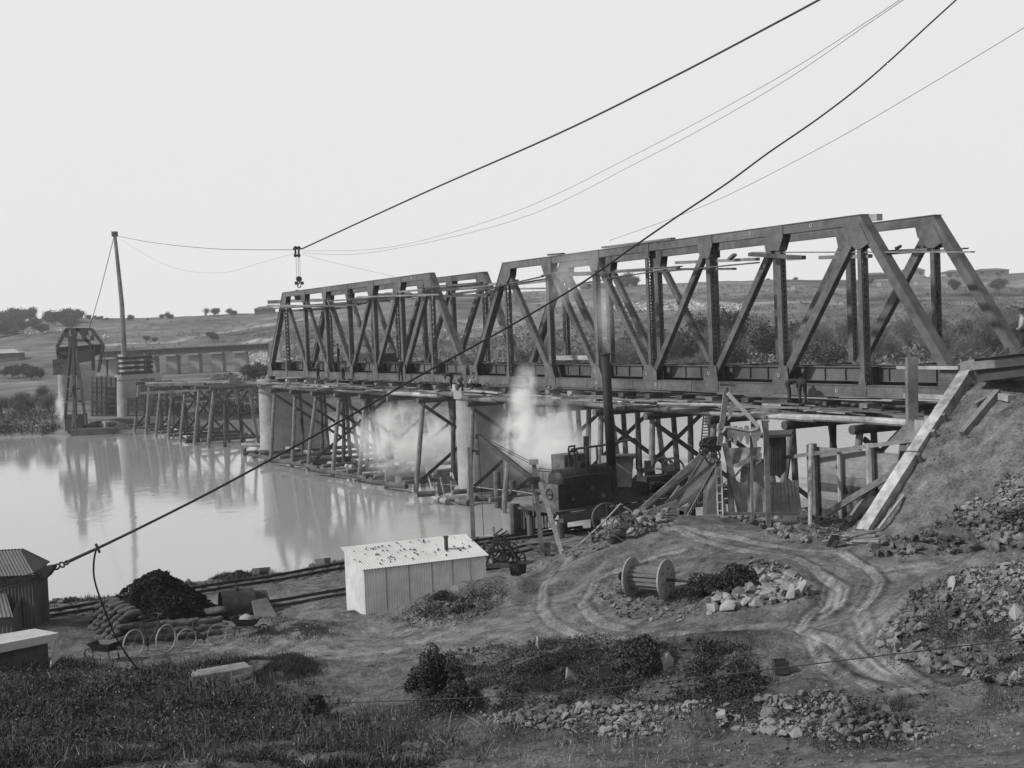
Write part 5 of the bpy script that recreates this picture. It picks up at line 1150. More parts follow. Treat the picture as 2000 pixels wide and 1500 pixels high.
for i,(x,w_,h0,h1,mm) in enumerate(((.15,.34,.15,-3.0,TIMB),(1.75,.2,-.1,-3.2,PTIMB),(3.55,.34,.35,-2.5,PTIMB),(-.12,.2,.1,-2.9,TIMB))):
    a=up_(WA,zt+h0)+wd*x+wn_*.25;MB().cyl(a,a-Z*(h0-h1),w_/2,w_/2*1.1,8).build('post',mm,R)
c=ate(1793,716,-3.0)
q=MB().bar(ate(1780,698,-2.6),ate(1782,905,-2.6),.40,.36,up=(0,1,0)).thing('timber_post',TIMB,'tallest square timber post standing before the right end of the truss','post')
def plk(a,b_,e0,e1,w_,h_,m_,lb,cat='timber',name='timber',up=(0,0,1)):
    return MB().bar(ate(*a,e0),ate(*b_,e1),w_,h_,up).thing(name,m_,lb,cat)
plk((1500,898),(1795,858),-3.7,-3.5,.08,.16,TIMB,'long light rail running from the thin post up across the board wall')
m=MB();e=-2.9;m.prism([ate(1735,862,e),ate(1776,820,e),ate(1786,826,e),ate(1786,864,e)],E*.08);m.thing('wall_board',TIMB,'slanted board panel rising to the tallest post','board')
m=MB();m.prism([ate(1786,820,e),ate(1812,824,e),ate(1808,868,e),ate(1786,864,e)],E*.08);m.thing('wall_board',PTIMB,'pale board panel right of the tallest post','board')
m=MB();m.prism([ate(1805,813,e),ate(1828,813,e),ate(1840,817,e),ate(1835,822,e),ate(1806,822,e)],E*.3);m.thing('timber_block',PTIMB,'flat pale timber tray beside the sloping coping','timber')
for a,b_,lb in (((1615,1003),(1760,915),'long square prop slanting up from the pit to the coping'),((1665,1010),(1700,960),'short dark prop at the foot of the long one'),((1655,1015),(1715,965),'square baulk resting in the pit under the props'),((1763,905),(1743,917),'short block where the long prop meets the coping'),((1763,875),(1758,905),'short upright cleat above the long prop')):plk(a,b_,-4.2,-3.4,.22,.24,TIMB if 'baulk' not in lb else DTIMB,lb,'prop')
c0=A(1612,880,55);MB().cyl(A(1582,1030,52.5),A(1584,870,55),.08,.1,8).thing('rough_pole',PLOG,'crooked pale pole standing at the left end of the board wall','pole')
# white sloping coping
a=ate(1690,1050,-8.1)+Z*.05;b_=ate(1897,722,-.9)
R=thing('sloping_coping','broad pale coping beam climbing the cut edge of the embankment','coping',a)
dr=b_-a;L_=np.linalg.norm(dr);dr/=L_;sd_=np.cross(dr,Z);sd_/=np.linalg.norm(sd_);upn=np.cross(sd_,dr)
COPE=mat('pale_coping',.56,.45,2.2,.9,.3)
m=MB();m.beam(a+upn*.1,a+dr*L_*.44+upn*.1,.5,sd_,.5,upn);m.build('beam',COPE,R);m=MB();m.beam(a+dr*L_*.455+upn*.06-sd_*.06,b_+upn*.05,.46,sd_,.46,upn);m.build('beam',COPE,R)
for k,z in ((.42,.5),(.56,.7),(.66,.9),(.93,.95)):
    q=a+dr*L_*k+sd_*.42;MB().bar(q+upn*.45,q-upn*.5,.14).build('stake',TIMB,R)
MB().bar(a+dr*L_*.47+sd_*.35,a+dr*L_*.47+sd_*1.0,.3,.3).build('cross_block',TIMB,R)
for a_,b2,lb in (((1716,1040),(1765,975),'thin pale lath lying on the earth slope beside the coping'),((1880,856),(1950,775),'square baulk lying on the upper earth slope'),((1905,800),(2005,742),'long dark baulk lying along the top of the earth slope'),((1955,783),(1975,788),'short pale block on the upper earth slope')):
    p=gp(*a_);q=gp(*b2);MB().bar(p+Z*.12,q+Z*.12,.09 if 'lath' in lb else .26,.06 if 'lath' in lb else .24).thing('baulk',PTIMB if 'pale' in lb else TIMB,lb,'baulk')
# girder stack on the embankment
gs=ate(1903,712,-2.2)
for i,(x0,y0,x1,y1,h_,lb) in enumerate(((1904,712,2030,698,.42,'upper dark steel girder stacked on the embankment top'),(1908,735,2030,719,.40,'lower dark steel girder stacked on the embankment top'))):
    R=thing('steel_girder',lb,'girder',ate(x0,y0,-2.2),group='girders stacked on the embankment')
    a=atd(x0,y0,50.2);b_=atd(x1,y1,46.5);MB().bar(a,b_,.03,h_).build('web',DSTEEL,R)
    for s in (-1,1):MB().bar(a+Z*s*h_/2,b_+Z*s*h_/2,.34,.03).build('flange',DSTEEL,R)
m=MB();m.prism([atd(1875,708,51),atd(1903,700,50.6),atd(2030,688,50),atd(2030,694,47),atd(1904,706,49.9)],-Z*.3);m.thing('timber_stack',TIMB,'pale timber stack lying beneath the upper girder','timber stack')
for i in range(4):
    q=atd(1878+i*35,697-i*1.5,51);MB().prism([q,q+V3(.5,0,.05),q+V3(.45,0,.3)],V3(.1,.4,0)).thing('wedge',DTIMB,'small dark wedge on top of the girder stack','wedge','wedges on the girder stack')
# scrap timber at pit edge
for i in range(16):
    q=gp(1560+rnd.uniform(0,110),1052+rnd.uniform(-4,16));a=rnd.uniform(-.5,.25);l=rnd.uniform(.6,1.5);v=V3(math.cos(a),math.sin(a),rnd.uniform(-.12,.12))*l
    MB().bar(q+Z*.14,q+v+Z*.2,rnd.uniform(.06,.2),.04).thing('scrap_board',PTIMB if i%3 else TIMB,'loose scrap board on the heap at the pit edge','board','scrap boards at the pit edge')
# toe boards of the road head
for a,b_,lb in (((1300,1000),(1335,1008),'low pale board edging the road head at the elevator foot'),((1334,1012),(1333,992),'short stake at the road head'),((1225,1020),(1325,985),'long level board behind the rock pile')):
    MB().bar(A(*a,MD-1.4)+Z*.05,A(*b_,MD-1.4)+Z*.05,.08,.28).thing('edge_board',TIMB,lb,'board')
#@@ROCKS
def inpx(poly,n,zoff=0.,jit=1):
    """random ground points inside a pixel polygon"""
    P=np.array(poly,float);lo=P.min(0);hi=P.max(0);out=[]
    while len(out)<n:
        x=rnd.uniform(lo[0],hi[0]);y=rnd.uniform(lo[1],hi[1]);c=False;j=len(P)-1
        for i in range(len(P)):
            if (P[i,1]>y)!=(P[j,1]>y) and x<(P[j,0]-P[i,0])*(y-P[i,1])/(P[j,1]-P[i,1])+P[i,0]:c=not c
            j=i
        if c:out.append((x,y))
    A_=np.array(out);Rr=np.array([ray(x,y) for x,y in out]);ysn=np.linspace(14,80,160)
    XX=Rr[:,0][:,None]/Rr[:,1][:,None]*ysn;ZZ=CZ+Rr[:,2][:,None]/Rr[:,1][:,None]*ysn;h=zg(XX,np.broadcast_to(ysn,XX.shape));q=ZZ<h;i=np.argmax(q,1)
    i=np.where(q.any(1),i,159);i=np.maximum(i,1);k=np.arange(len(out));d0=(ZZ-h)[k,i-1];d1=(ZZ-h)[k,i];t=np.clip(d0/(d0-d1+1e-9),0,1);yy=ysn[i-1]+(ysn[i]-ysn[i-1])*t
    xx=Rr[:,0]/Rr[:,1]*yy;return np.stack([xx,yy,zg(xx,yy)+zoff],-1)
def lg(n,a,b_,s=.75):return np.clip(.72*a*np.exp(nr.randn(n)*s),a*.35,b_*.85)
def rubble(poly,n,a,b_,label,m,sub=1,layers=0):
    P=inpx(poly,n)
    k=fbm(P[:,0]+7,P[:,1]-3,1.1,3)+.35*nr.rand(n)>(-.02 if n>900 else -.2);P=P[k];k=None;n=len(P)
    if layers:P[:,2]+=nr.uniform(0,layers,n)
    stones('rubble',label,'rubble',P,lg(n,a,b_),m,sub=sub)
rubble([(1165,1050),(1200,1025),(1240,1012),(1300,1003),(1320,1012),(1280,1040),(1200,1062),(1130,1068)],260,.12,.3,'pile of pale broken rock heaped round the iron wheels',STONE,2,.35)
rubble([(1110,1072),(1180,1050),(1200,1066),(1130,1085),(1000,1130),(990,1120)],120,.07,.16,'scatter of small rocks trailing down the road bank',STONE)
rubble([(1375,1160),(1420,1140),(1480,1128),(1530,1120),(1565,1140),(1560,1170),(1500,1185),(1430,1192),(1385,1190)],230,.13,.34,'bank of white limestone rocks inside the road loop',mat('limestone',.35,.3,3,.9,.4),2,.12)
rubble([(1470,1090),(1520,1100),(1570,1130),(1590,1160),(1540,1190),(1500,1150),(1440,1110)],300,.08,.22,'grey rocks scattered behind the bush inside the road loop',STONE,1,.08)
rubble([(1150,1150),(1200,1130),(1340,1160),(1390,1200),(1300,1222),(1200,1205)],420,.05,.14,'crumbled earth and small stones below the cable reel',DSTONE,1,.05)
rubble([(1440,1005),(1490,1010),(1560,1045),(1590,1060),(1560,1062),(1500,1040),(1430,1012)],170,.11,.26,'line of rocks along the road edge above the pit',STONE,2,.1)
rubble([(1700,1062),(1780,1050),(1850,1040),(1900,1050),(2000,1040),(2010,1070),(1850,1085),(1740,1092),(1690,1082)],420,.1,.3,'pale rubble along the foot of the embankment',STONE,1,.12)
rubble([(1790,1045),(1850,1010),(1930,960),(2010,900),(2010,1045),(1900,1052)],1900,.065,.24,'dark clods and rock tumbled down the embankment at the right',DSTONE,1,.15)
rubble([(1710,1250),(1740,1200),(1800,1150),(1900,1110),(2010,1095),(2010,1300),(1900,1330),(1800,1310),(1720,1280)],3200,.042,.2,'rubble mound covered with small stones at the right edge',STONE,1,.06)
rubble([(1715,1240),(1800,1225),(1880,1300),(1850,1330),(1760,1290)],420,.09,.22,'heavier stones at the left foot of the rubble mound',STONE,1,.1)
rubble([(1880,1260),(2010,1230),(2010,1350),(1900,1330)],300,.06,.2,'loose stones in the lower right of the rubble mound',DSTONE,1,.1)
rubble([(900,1380),(1000,1375),(1100,1385),(1200,1370),(1300,1385),(1420,1360),(1560,1360),(1600,1400),(1560,1440),(1400,1430),(1200,1440),(950,1415)],3000,.038,.17,'long low bank of broken stone along the bottom of the view',mat('bank_stone',.19,.75,2,.9,.4),1,.06)
rubble([(1560,1350),(1650,1350),(1760,1400),(1850,1450),(1600,1450),(1540,1390)],600,.045,.15,'stony earth right of the long low stone bank',DSTONE,1,.05)
rubble([(820,1320),(900,1270),(1050,1255),(1200,1252),(1330,1250),(1440,1262),(1490,1310),(1500,1350),(1300,1372),(1000,1372),(850,1380)],2600,.035,.12,'ashes and clods covering the dark mound in the foreground',mat('ashy_clod',.1,.6,3,.95,.4),1,.04)
rubble([(780,1210),(840,1180),(900,1165),(970,1170),(960,1200),(880,1225),(800,1225)],330,.05,.17,'crumbling stones on the low mound before the hut',STONE,1,.04)
rubble([(500,1230),(560,1210),(640,1215),(650,1235),(560,1250)],220,.04,.12,'clods on the low turf mound right of the barrow',DSTONE)
rubble([(630,1250),(1000,1180),(1300,1240),(1800,1100),(2010,1100),(1900,1400),(1500,1330),(1100,1250),(700,1380)],1500,.018,.06,'small loose stones scattered over the dirt roads',STONE)
rubble([(600,1400),(1000,1380),(1500,1350),(1990,1330),(1990,1498),(500,1498)],5200,.016,.07,'grit and small clods over the lower foreground dirt',DSTONE)
rubble([(1010,1100),(1310,1010),(1450,1010),(1700,1060),(2000,1070),(2000,1120),(1760,1180),(1720,1300),(1600,1340),(1300,1250),(1050,1260),(700,1330),(640,1260),(960,1180)],6500,.012,.05,'fine gravel pressed into the dirt road loop',mat('road_gravel',.17,.75,3,.95,.2),0)
rubble([(1725,1030),(1895,740),(2005,745),(2005,900),(1900,960),(1790,1045)],500,.02,.09,'small clods of earth caught on the bare embankment slope',mat('slope_clod',.15,.5,3,.95,.3),0)
rubble([(100,1200),(680,1100),(1000,1050),(1100,1050),(1000,1110),(680,1190),(450,1250),(300,1220)],3000,.016,.06,'gravel scattered over the river yard',STONE)
rubble([(1520,1050),(1560,1000),(1640,1000),(1700,1040),(1660,1052),(1590,1060)],250,.06,.17,'dark spoil on the pit floor',DSTONE,1,.1)
P=[]
for a,b_ in zip(range(100,1000,3),range(100,1000,3)):
    x=a;y=float(np.interp(x,[89,383,558,670,930,1010],[1177,1131,1110,1091,1050,1038]));P.append(gp(x+rnd.uniform(-2,2),y+rnd.uniform(0,4),40,80))
stones('rubble','dark tufted clods along the river bank edge','rubble',P,nr.uniform(.08,.26,len(P)),DSTONE)
# individually set boulders that stand out
for px,py,s,lb in ((1567,1160,.3,'tall white boulder at the right end of the limestone bank'),(1550,1168,.28,'white boulder next to the tall one in the road loop'),(1420,1045+130,.22,'white boulder at the front of the limestone bank'),(1858,1112+38,.2,'round white boulder high on the rubble mound'),(1985,1205,.22,'white boulder at the right edge of the rubble mound'),(1785,1283,.28,'pale boulder at the foot of the rubble mound'),(1115,1335,.3,'pale squared block upright on the dark mound'),(1300,1300,.28,'pale slab leaning in the middle of the dark mound'),(1060,1268,.3,'flat pale stone at the crest of the dark mound'),(845,1222,.14,'small white stone in front of the hut mound')):
    q=gp(px,py);o=stones('boulder',lb,'boulder',[q],[s],STONE if 'white' not in lb else mat('white_stone',.42,.15,3,.9,.3),sub=2,flat=1.0,kind=None)
for px,py,lb in ((1183,1325,'dark open iron box with a pale front on the dark mound'),(1525,1318,'small dark tin standing right of the dark mound')):
    q=gp(px,py);R=thing('iron_tin',lb,'iron box',q);m=MB()
    for s in (-1,1):m.box(q+V3(.15*s,0,.14),.02,.3,.28);m.box(q+V3(0,.15*s,.14),.3,.02,.28)
    m.build('sides',DSTEEL,R);MB().box(q+Z*.02,.3,.3,.02).build('base',DSTEEL,R)
#@@PLANTS
def leaves(name,label,cat,C_,n,sz,m,kind=None,parent=None,up=.3):
    """n small leaf quads at centres C_ (function giving (n,3))"""
    c=C_;a=nr.randn(n,3);a/=np.linalg.norm(a,axis=1)[:,None];b_=nr.randn(n,3);b_[:,2]+=up;b_=b_-a*(a*b_).sum(1)[:,None];b_/=np.linalg.norm(b_,axis=1)[:,None]
    s=(sz*nr.uniform(.6,1.4,n))[:,None];v=np.stack([c-a*s*.5,c+b_*s*.9,c+a*s*.5,c-b_*s*.6],1).reshape(-1,3)
    f=np.arange(4*n).reshape(n,4);me=npmesh(name,v,[f]);return me
def blob_pts(c,r,n,nb=14,squash=.7,seed=0,shell=.55):
    r_=np.random.RandomState(seed);bc=r_.randn(nb,3);bc/=np.linalg.norm(bc,axis=1)[:,None];bc*=r_.uniform(.25,.8,nb)[:,None];bc[:,2]=np.abs(bc[:,2])*.9+.1;br=r_.uniform(.25,.5,nb)
    i=r_.randint(0,nb,n);d=r_.randn(n,3);d/=np.linalg.norm(d,axis=1)[:,None];p=bc[i]+d*(br[i]*r_.uniform(shell,1,n)**.5)[:,None];p[:,2]*=squash;return np.asarray(c)+p*np.asarray(r)
def bush(px,py,r,h,n,sz,label,m=LEAF,name='bush',cat='bush',seed=0):
    q=gp(px,py);R=thing(name,label,cat,q);pts=blob_pts((0,0,0),(r,r,h/.7),n,seed=seed,nb=16);me=leaves('foliage','','',pts,n,sz,m);o=link('foliage',me,m,R)
    m2=MB();
    for i in range(7):
        a=i*.9;m2.tube([q-Z*.1,q+V3(math.cos(a)*r*.3,math.sin(a)*r*.3,h*.45),q+V3(math.cos(a)*r*.6,math.sin(a)*r*.6,h*.85)],.02,4,r1=.006)
    m2.build('stem',TWIG,R);return R
bush(862,1352,.62,1.15,5200,.05,'dense leafy bush at the left end of the dark mound',seed=1)
bush(905,1375,.5,.5,2500,.05,'low leafy bush at the foot of the dense one',seed=2)
bush(820,1345,.45,.5,2200,.05,'small leafy clump left of the dense bush',seed=12)
bush(1265,1290,.8,.7,4200,.045,'spreading dark bush on the crest of the dark mound',m=DLEAF,seed=3)
bush(1435,1155,.9,.8,6500,.05,'dense dark bush inside the road loop behind the limestone',seed=4)
bush(1375,1160,.75,.5,3600,.05,'lower dark bush joining the dense one beside the reel',seed=5)
bush(1450,1345,.5,.5,2400,.05,'dark bush at the right end of the dark mound',m=DLEAF,seed=6)
bush(620,1405,.35,.55,900,.11,'broad leaved dark weed where the fence wire begins',m=DLEAF,seed=7,name='weed',cat='weed')
bush(905,1195,.5,.3,1500,.04,'low scrub on the hut mound',seed=8);bush(865,1172,.6,.3,1700,.04,'wiry scrub against the hut wall',seed=9)
def cover(label,poly,n,sz,m,hh=.12,th=-.02,cs=.7):
    P=inpx(poly,n);P[:,:2]+=nr.randn(n,2)*.15;P[:,2]=zg(P[:,0],P[:,1]);k=fbm(P[:,0],P[:,1],cs,4,.6)>th+.1*nr.randn(n);P=P[k];n=len(P);P[:,2]+=nr.uniform(0,1,n)**1.5*hh*(1+2*np.clip(fbm(P[:,0]+5,P[:,1],.6,3),-.3,.6))
    setp(link('ground_cover',leaves('ground_cover','','',P,n,sz,m),m),label,'weeds',None,'stuff')
MP=[(800,1330),(850,1285),(940,1262),(1040,1252),(1200,1245),(1330,1250),(1430,1262),(1490,1310),(1495,1350),(1420,1372),(1300,1378),(1100,1382),(950,1388),(830,1400)]
cover('low dark weeds matted over the broad foreground mound',MP,60000,.034,DLEAF,.16,-.05)
cover('paler dead weeds mixed over the broad foreground mound',MP,20000,.03,mat('dead_weed',.16,.6,3,.9,0),.12,.02)
cover('straggling weeds among the stones of the right hand mound',[(1780,1150),(2010,1095),(2010,1380),(1820,1330),(1720,1270)],16000,.026,DLEAF,.06,.06)
cover('weeds creeping over the hut mound',[(760,1215),(860,1160),(985,1150),(985,1180),(900,1220)],9000,.03,DLEAF,.1,.0)
cover('dark weeds along the lower right path verge',[(1480,1350),(1700,1370),(1900,1440),(1700,1460),(1400,1420)],9000,.026,DLEAF,.06,.05)
cover('dark broad leaved weeds low among the grass at lower left',[(-20,1300),(600,1300),(640,1380),(860,1450),(860,1500),(-20,1500)],42000,.042,DLEAF,.13,.06,1.0)
def blades(name,label,poly,n,h,wd_,m,lean=.35,kind='stuff',cat='grass'):
    P=inpx(poly,n);P[:,:2]+=nr.randn(n,2)*(.45 if n>5000 else .15);P[:,2]=zg(P[:,0],P[:,1]);cl=fbm(P[:,0]+3,P[:,1],.8,4)+.35*fbm(P[:,0],P[:,1],.25,2);P=P[cl>-.16+.28*nr.rand(n)*(kind=='stuff')];cl=fbm(P[:,0]+3,P[:,1],.8,4);n=len(P)
    a=nr.uniform(0,6.28,n);hh=h*nr.uniform(.3,1.35,n)*(1+1.1*cl);l=nr.uniform(.1,1,n)*lean*hh;b=nr.uniform(0,6.28,n)
    dx=np.stack([np.cos(a),np.sin(a),0*a],-1)*(wd_*nr.uniform(.6,1.4,n))[:,None];ln=np.stack([np.cos(b)*l,np.sin(b)*l,hh],-1);P[:,2]-=.02
    v=np.stack([P-dx,P+dx,P+dx*.7+ln*.55*V3(.6,.6,1),P+ln*V3(1,1,.95),P-dx*.7+ln*.55*V3(.6,.6,1)],1).reshape(-1,3);f=np.arange(5*n).reshape(n,5)
    o=link(name,npmesh(name,v,[f]),m);return setp(o,label,cat,None,kind)
LL_=[(-20,1300),(60,1290),(130,1290),(180,1290),(250,1310),(330,1300),(420,1290),(560,1285),(620,1300),(560,1330),(480,1340),(600,1375),(700,1400),(820,1440),(860,1500),(-20,1500)]
blades('grass','rank dark grass filling the lower left foreground',LL_,70000,.15,.010,GRASS,lean=.8)
blades('tall_grass','taller seeding stalks standing above the dark grass',[(-20,1290),(200,1300),(480,1330),(640,1380),(830,1440),(860,1500),(-20,1500)],6000,.40,.006,mat('dry_stalk',.17,.5,3,.85,0),lean=.35)
blades('turf','turf on the low mounds beside the yard',[(490,1240),(540,1210),(600,1205),(660,1235),(600,1250),(520,1250)],7000,.09,.008,GRASS)
blades('turf','turf strip between the yard and the weedy bank',[(420,1300),(500,1285),(560,1283),(615,1300),(600,1312),(440,1318)],9000,.12,.008,GRASS)
blades('turf','grass tufts on the little patch beside the path',[(715,1300),(760,1290),(790,1295),(760,1308),(720,1310)],1200,.06,.006,GRASS)
blades('turf','grass tufts on the hut mound',[(760,1210),(860,1160),(980,1150),(985,1175),(900,1215),(800,1228)],5000,.1,.007,GRASS)
blades('bank_grass','tufted grass along the edge of the river bank',[(92,1176),(383,1130),(558,1108),(672,1090),(672,1098),(558,1116),(383,1140),(92,1188)],16000,.16,.014,GRASS)
blades('turf','dry grass on the dark mound and stone bank',[(820,1330),(1000,1260),(1440,1265),(1500,1360),(1700,1430),(900,1440)],9000,.1,.006,GRASS)
blades('turf','sparse grass over the rubble mound at the right edge',[(1800,1150),(2010,1100),(2010,1400),(1850,1350)],4500,.09,.006,GRASS)
blades('turf','sparse dry grass beside the path at lower right',[(1560,1380),(1800,1360),(1950,1450),(1600,1460)],4500,.09,.006,GRASS)
blades('dry_grass','pale dead grass bent over among the dark weeds',[(-20,1310),(200,1310),(480,1345),(640,1390),(900,1450),(900,1500),(-20,1500)],5200,.2,.007,mat('dead_grass',.34,.4,3,.85,0),lean=1.6)
blades('dry_grass','pale dead grass along the path and mound edges',[(600,1350),(800,1330),(850,1400),(1500,1440),(1500,1500),(700,1500)],2600,.12,.006,mat('dead_grass',.34),lean=1.4)
P=inpx([(-10,1300),(400,1310),(560,1380),(760,1440),(-10,1480)],520);me=leaves('flowers','','',P+np.stack([0*P[:,0],0*P[:,0],nr.uniform(.15,.42,len(P))],-1),len(P),.022,FLOW);setp(link('flowers',me,FLOW),'tiny white flower heads dotted through the dark grass','flowers',None,'stuff')
P=inpx([(0,1290),(420,1320),(620,1380),(780,1450),(0,1480)],9000);me=leaves('weed_leaves','','',P+np.stack([0*P[:,0],0*P[:,0],nr.uniform(.02,.3,len(P))],-1),len(P),.055,DLEAF);setp(link('weed_leaves',me,DLEAF),'broad dark weed leaves among the rank grass','weeds',None,'stuff')
# bare saplings by the river edge
for i,(px,py,h_) in enumerate(((166,1166,1.35),(176,1165,1.1))):
    q=gp(px,py,30,70);m=MB()
    for k in range(9):
        a=rnd.uniform(0,6.28);z0=h_*rnd.uniform(.1,.7);m.tube([q+Z*z0,q+Z*(z0+.25)+V3(math.cos(a)*.12,0,0),q+Z*(z0+.5)+V3(math.cos(a)*.2,0,0)],.008,3,r1=.002)
    m.tube([q,q+Z*h_*.5+V3(.03,0,0),q+Z*h_],.02,5,r1=.005);m.thing('sapling',TWIG,('taller','shorter')[i]+' bare sapling on the river bank above the coal heap','sapling')
# ---------------------------------------------------------------- far bank trees
def tree_meshes(seed,h,r,kind):
    r_=random.Random(seed);m=MB();tips=[]
    def br(p,d,L,rad,lv):
        q=p+d*L;m.tube([p,p+d*L*.5+V3(r_.uniform(-1,1),r_.uniform(-1,1),0)*L*.06,q],rad,4 if lv else 6,r1=rad*.6)
        if lv==3 or rad<.02:tips.append(q);return
        for k in range(3 if lv<2 else 3):
            nd=d+V3(r_.uniform(-1,1),r_.uniform(-1,1),r_.uniform(-.3,.5))*(.75 if kind=='bare' else .9);nd/=np.linalg.norm(nd);br(q,nd,L*r_.uniform(.6,.85),rad*.6,lv+1)
        if lv:tips.append(q)
    n0=r_.choice((2,3,3)) if kind=='bare' else 1
    for k in range(n0):
        d=V3(r_.uniform(-.35,.35)*(n0>1),r_.uniform(-.3,.3)*(n0>1),1);d/=np.linalg.norm(d);br(V3(0,0,-.3),d,h*.3,h*.022,0)
    tm=bpy.data.meshes.new('trunk');tm.from_pydata([tuple(v) for v in m.v],[],m.f);tm.materials.append(TWIG)
    T_=np.array(tips);rs=np.random.RandomState(seed)
    if kind=='bare':
        n=3000;i=rs.randint(0,len(T_),n);c=T_[i]+rs.randn(n,3)*h*.045;d=(c-V3(0,0,h*.25));d/=np.linalg.norm(d,axis=1)[:,None];d=d+rs.randn(n,3)*.5;L=h*.07*rs.uniform(.5,1.5,n)[:,None];s=rs.randn(n,3);s/=np.linalg.norm(s,axis=1)[:,None];s*=h*.0028
        v=np.stack([c-s,c+s,c+d*L],1).reshape(-1,3);cm=npmesh('crown',v,[np.arange(3*n).reshape(n,3)]);cm.materials.append(TWIG)
    else:
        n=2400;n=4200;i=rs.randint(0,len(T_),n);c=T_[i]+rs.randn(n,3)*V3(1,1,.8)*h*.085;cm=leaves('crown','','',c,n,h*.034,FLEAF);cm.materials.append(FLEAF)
    return tm,cm
BARE=[tree_meshes(s,8,3,'bare') for s in range(5)];FULL=[tree_meshes(20+s,8,3,'full') for s in range(5)]
def ptree(p,h,kind,label,group,name='willow'):
    tm,cm=rnd.choice(BARE if kind=='bare' else FULL);s=h/7.0
    R=bpy.data.objects.new(name,None);COL.objects.link(R);R.location=Vector(p);R.rotation_euler=(0,0,rnd.uniform(0,6.28));R.scale=(s*rnd.uniform(.9,1.25),s*rnd.uniform(.9,1.25),s);setp(R,label,'tree',group)
    for n_,me in (('trunk',tm),('crown',cm)):
        o=bpy.data.objects.new(n_,me);COL.objects.link(o);o.parent=R
def bkat(px):return float(np.interp(uof(px),UB,BK[1]))
def onhill(px,d):
    u=uof(px);x=u*d;return V3(x,d,float(zh(np.array([x]),np.array([d]))[0]))
for i in range(72):
    px=rnd.uniform(1060,2060) if i<58 else rnd.uniform(560,1060);d=bkat(px)+rnd.uniform(4,60);h_=rnd.uniform(5,9.5)*(1.15 if px>1400 else .9 if px>1060 else .6)
    kd='bare' if rnd.random()<.78 else 'full';ptree(onhill(px,d),h_,kd,('leafless willow' if kd=='bare' else 'dense rounded tree')+(' in the thicket on the opposite bank behind the nearer span' if px>1060 else ' low on the opposite bank behind the farther span'),'thicket trees on the opposite bank')
for i in range(22):
    px=rnd.uniform(-10,130) if i<12 else rnd.uniform(395,500);d=bkat(px)+rnd.uniform(3,30) ;ptree(onhill(px,d),rnd.uniform(2.2,4.5),'bare','low bare shrub on the far bank at the left','low shrubs on the far left bank','bank_shrub')
# scrub as one mass on bank and hillside
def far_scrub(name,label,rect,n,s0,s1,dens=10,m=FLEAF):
    V_=[]
    for i in range(n):
        px=rnd.uniform(rect[0],rect[1]);py=rnd.uniform(rect[2],rect[3]);p=hp(px,py);r_=rnd.uniform(s0,s1);k=dens;V_.append(p+np.random.RandomState(i).randn(k,3)*V3(1,1,.6)*r_*.45+V3(0,0,r_*.4))
    c=np.concatenate(V_);me=leaves(name,'','',c,len(c),(s0+s1)*.11,m);setp(link(name,me,m),label,'scrub',None,'stuff')
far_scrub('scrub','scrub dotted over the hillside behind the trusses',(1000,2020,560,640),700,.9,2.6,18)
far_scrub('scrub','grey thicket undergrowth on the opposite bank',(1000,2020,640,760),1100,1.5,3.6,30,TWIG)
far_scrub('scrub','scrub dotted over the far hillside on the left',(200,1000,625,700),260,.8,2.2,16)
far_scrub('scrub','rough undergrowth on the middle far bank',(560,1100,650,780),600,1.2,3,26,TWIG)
far_scrub('reeds','reedy undergrowth on the far left bank',(-10,110,785,850),260,.5,1.3,26,TWIG)
far_scrub('reeds','reedy undergrowth between the bare bents and the far pier',(420,510,740,812),420,.8,1.9,26,TWIG)
far_scrub('hedge','dark hedge line along the pale hill road',(340,560,655,662),60,1.5,2.5)
V_=[];
for rect,n in (((25,120,645,651),46),((200,222,657,663),16),((60,110,636,638),6)):
    for i in range(n):
        px=rnd.uniform(rect[0],rect[1]);p=hp(px,rnd.uniform(rect[2],rect[3])+2.0*math.sin((px-25)*.06));V_.append(p+Z*.3)
stones('white_stones','white specks strung across the far left pasture','stones',V_,nr.uniform(.4,.9,len(V_)),WHITE,sub=0)
V_=[hp(rnd.uniform(1180,1450),rnd.uniform(592,607)) for _ in range(500)];stones('spoil_stones','pale spoil stones strewn on the hillside cutting','stones',V_,nr.uniform(.3,.9,500),WHITE,sub=0)
V_=[hp(rnd.uniform(482,545),rnd.uniform(690,735)) for _ in range(260)];stones('spoil_stones','pale stone pitching on the old viaduct embankment','stones',V_,nr.uniform(.4,1.0,260),mat('pitching_stone',.6,.3,1,.9,0),sub=0)
# skyline trees
def skyt(px,h_,kind,lb,grp=None,nm='hill_tree',d=860):ptree(onhill(px,d)-Z*(.3+h_*.14),h_*(.62 if grp and 'small trees' in grp else .68),kind,lb,grp,nm)
for i in range(34):
    px=rnd.uniform(-15,150);d=rnd.uniform(700,870);skyt(px,rnd.uniform(9,17)*(1 if px>60 else 1.1),'full','dark tree in the dense clump on the left skyline','clump of trees on the left skyline',d=d)
for px,h_ in ((160,6),(178,6.5),(192,6),(202,5.5),(213,3.5),(244,5),(255,5),(261,8),(293,3),(320,7),(334,9.5)):skyt(px,h_,'full','small round tree alone on the left skyline','small trees along the left skyline')
skyt(404,11,'bare','spindly tree on the skyline above the old viaduct, left one');skyt(423,10,'full','dark small tree on the skyline above the old viaduct');skyt(456,9,'full','low wide tree on the skyline right of the spindly one')
q=onhill(343,430);ptree(q,4.6,'full','large round dark tree beside the pale hill road behind the viaduct',None,'field_tree')
for px,h_ in ((1222,15),(1238,16),(1212,12)):skyt(px,h_,'full','gum tree on the skyline seen through the near truss','gum trees on the skyline behind the truss','gum_tree')
for i in range(16):skyt(rnd.uniform(1080,1260),rnd.uniform(3,7),'full','low dark tree on the skyline behind the truss middle','low skyline trees behind the truss')
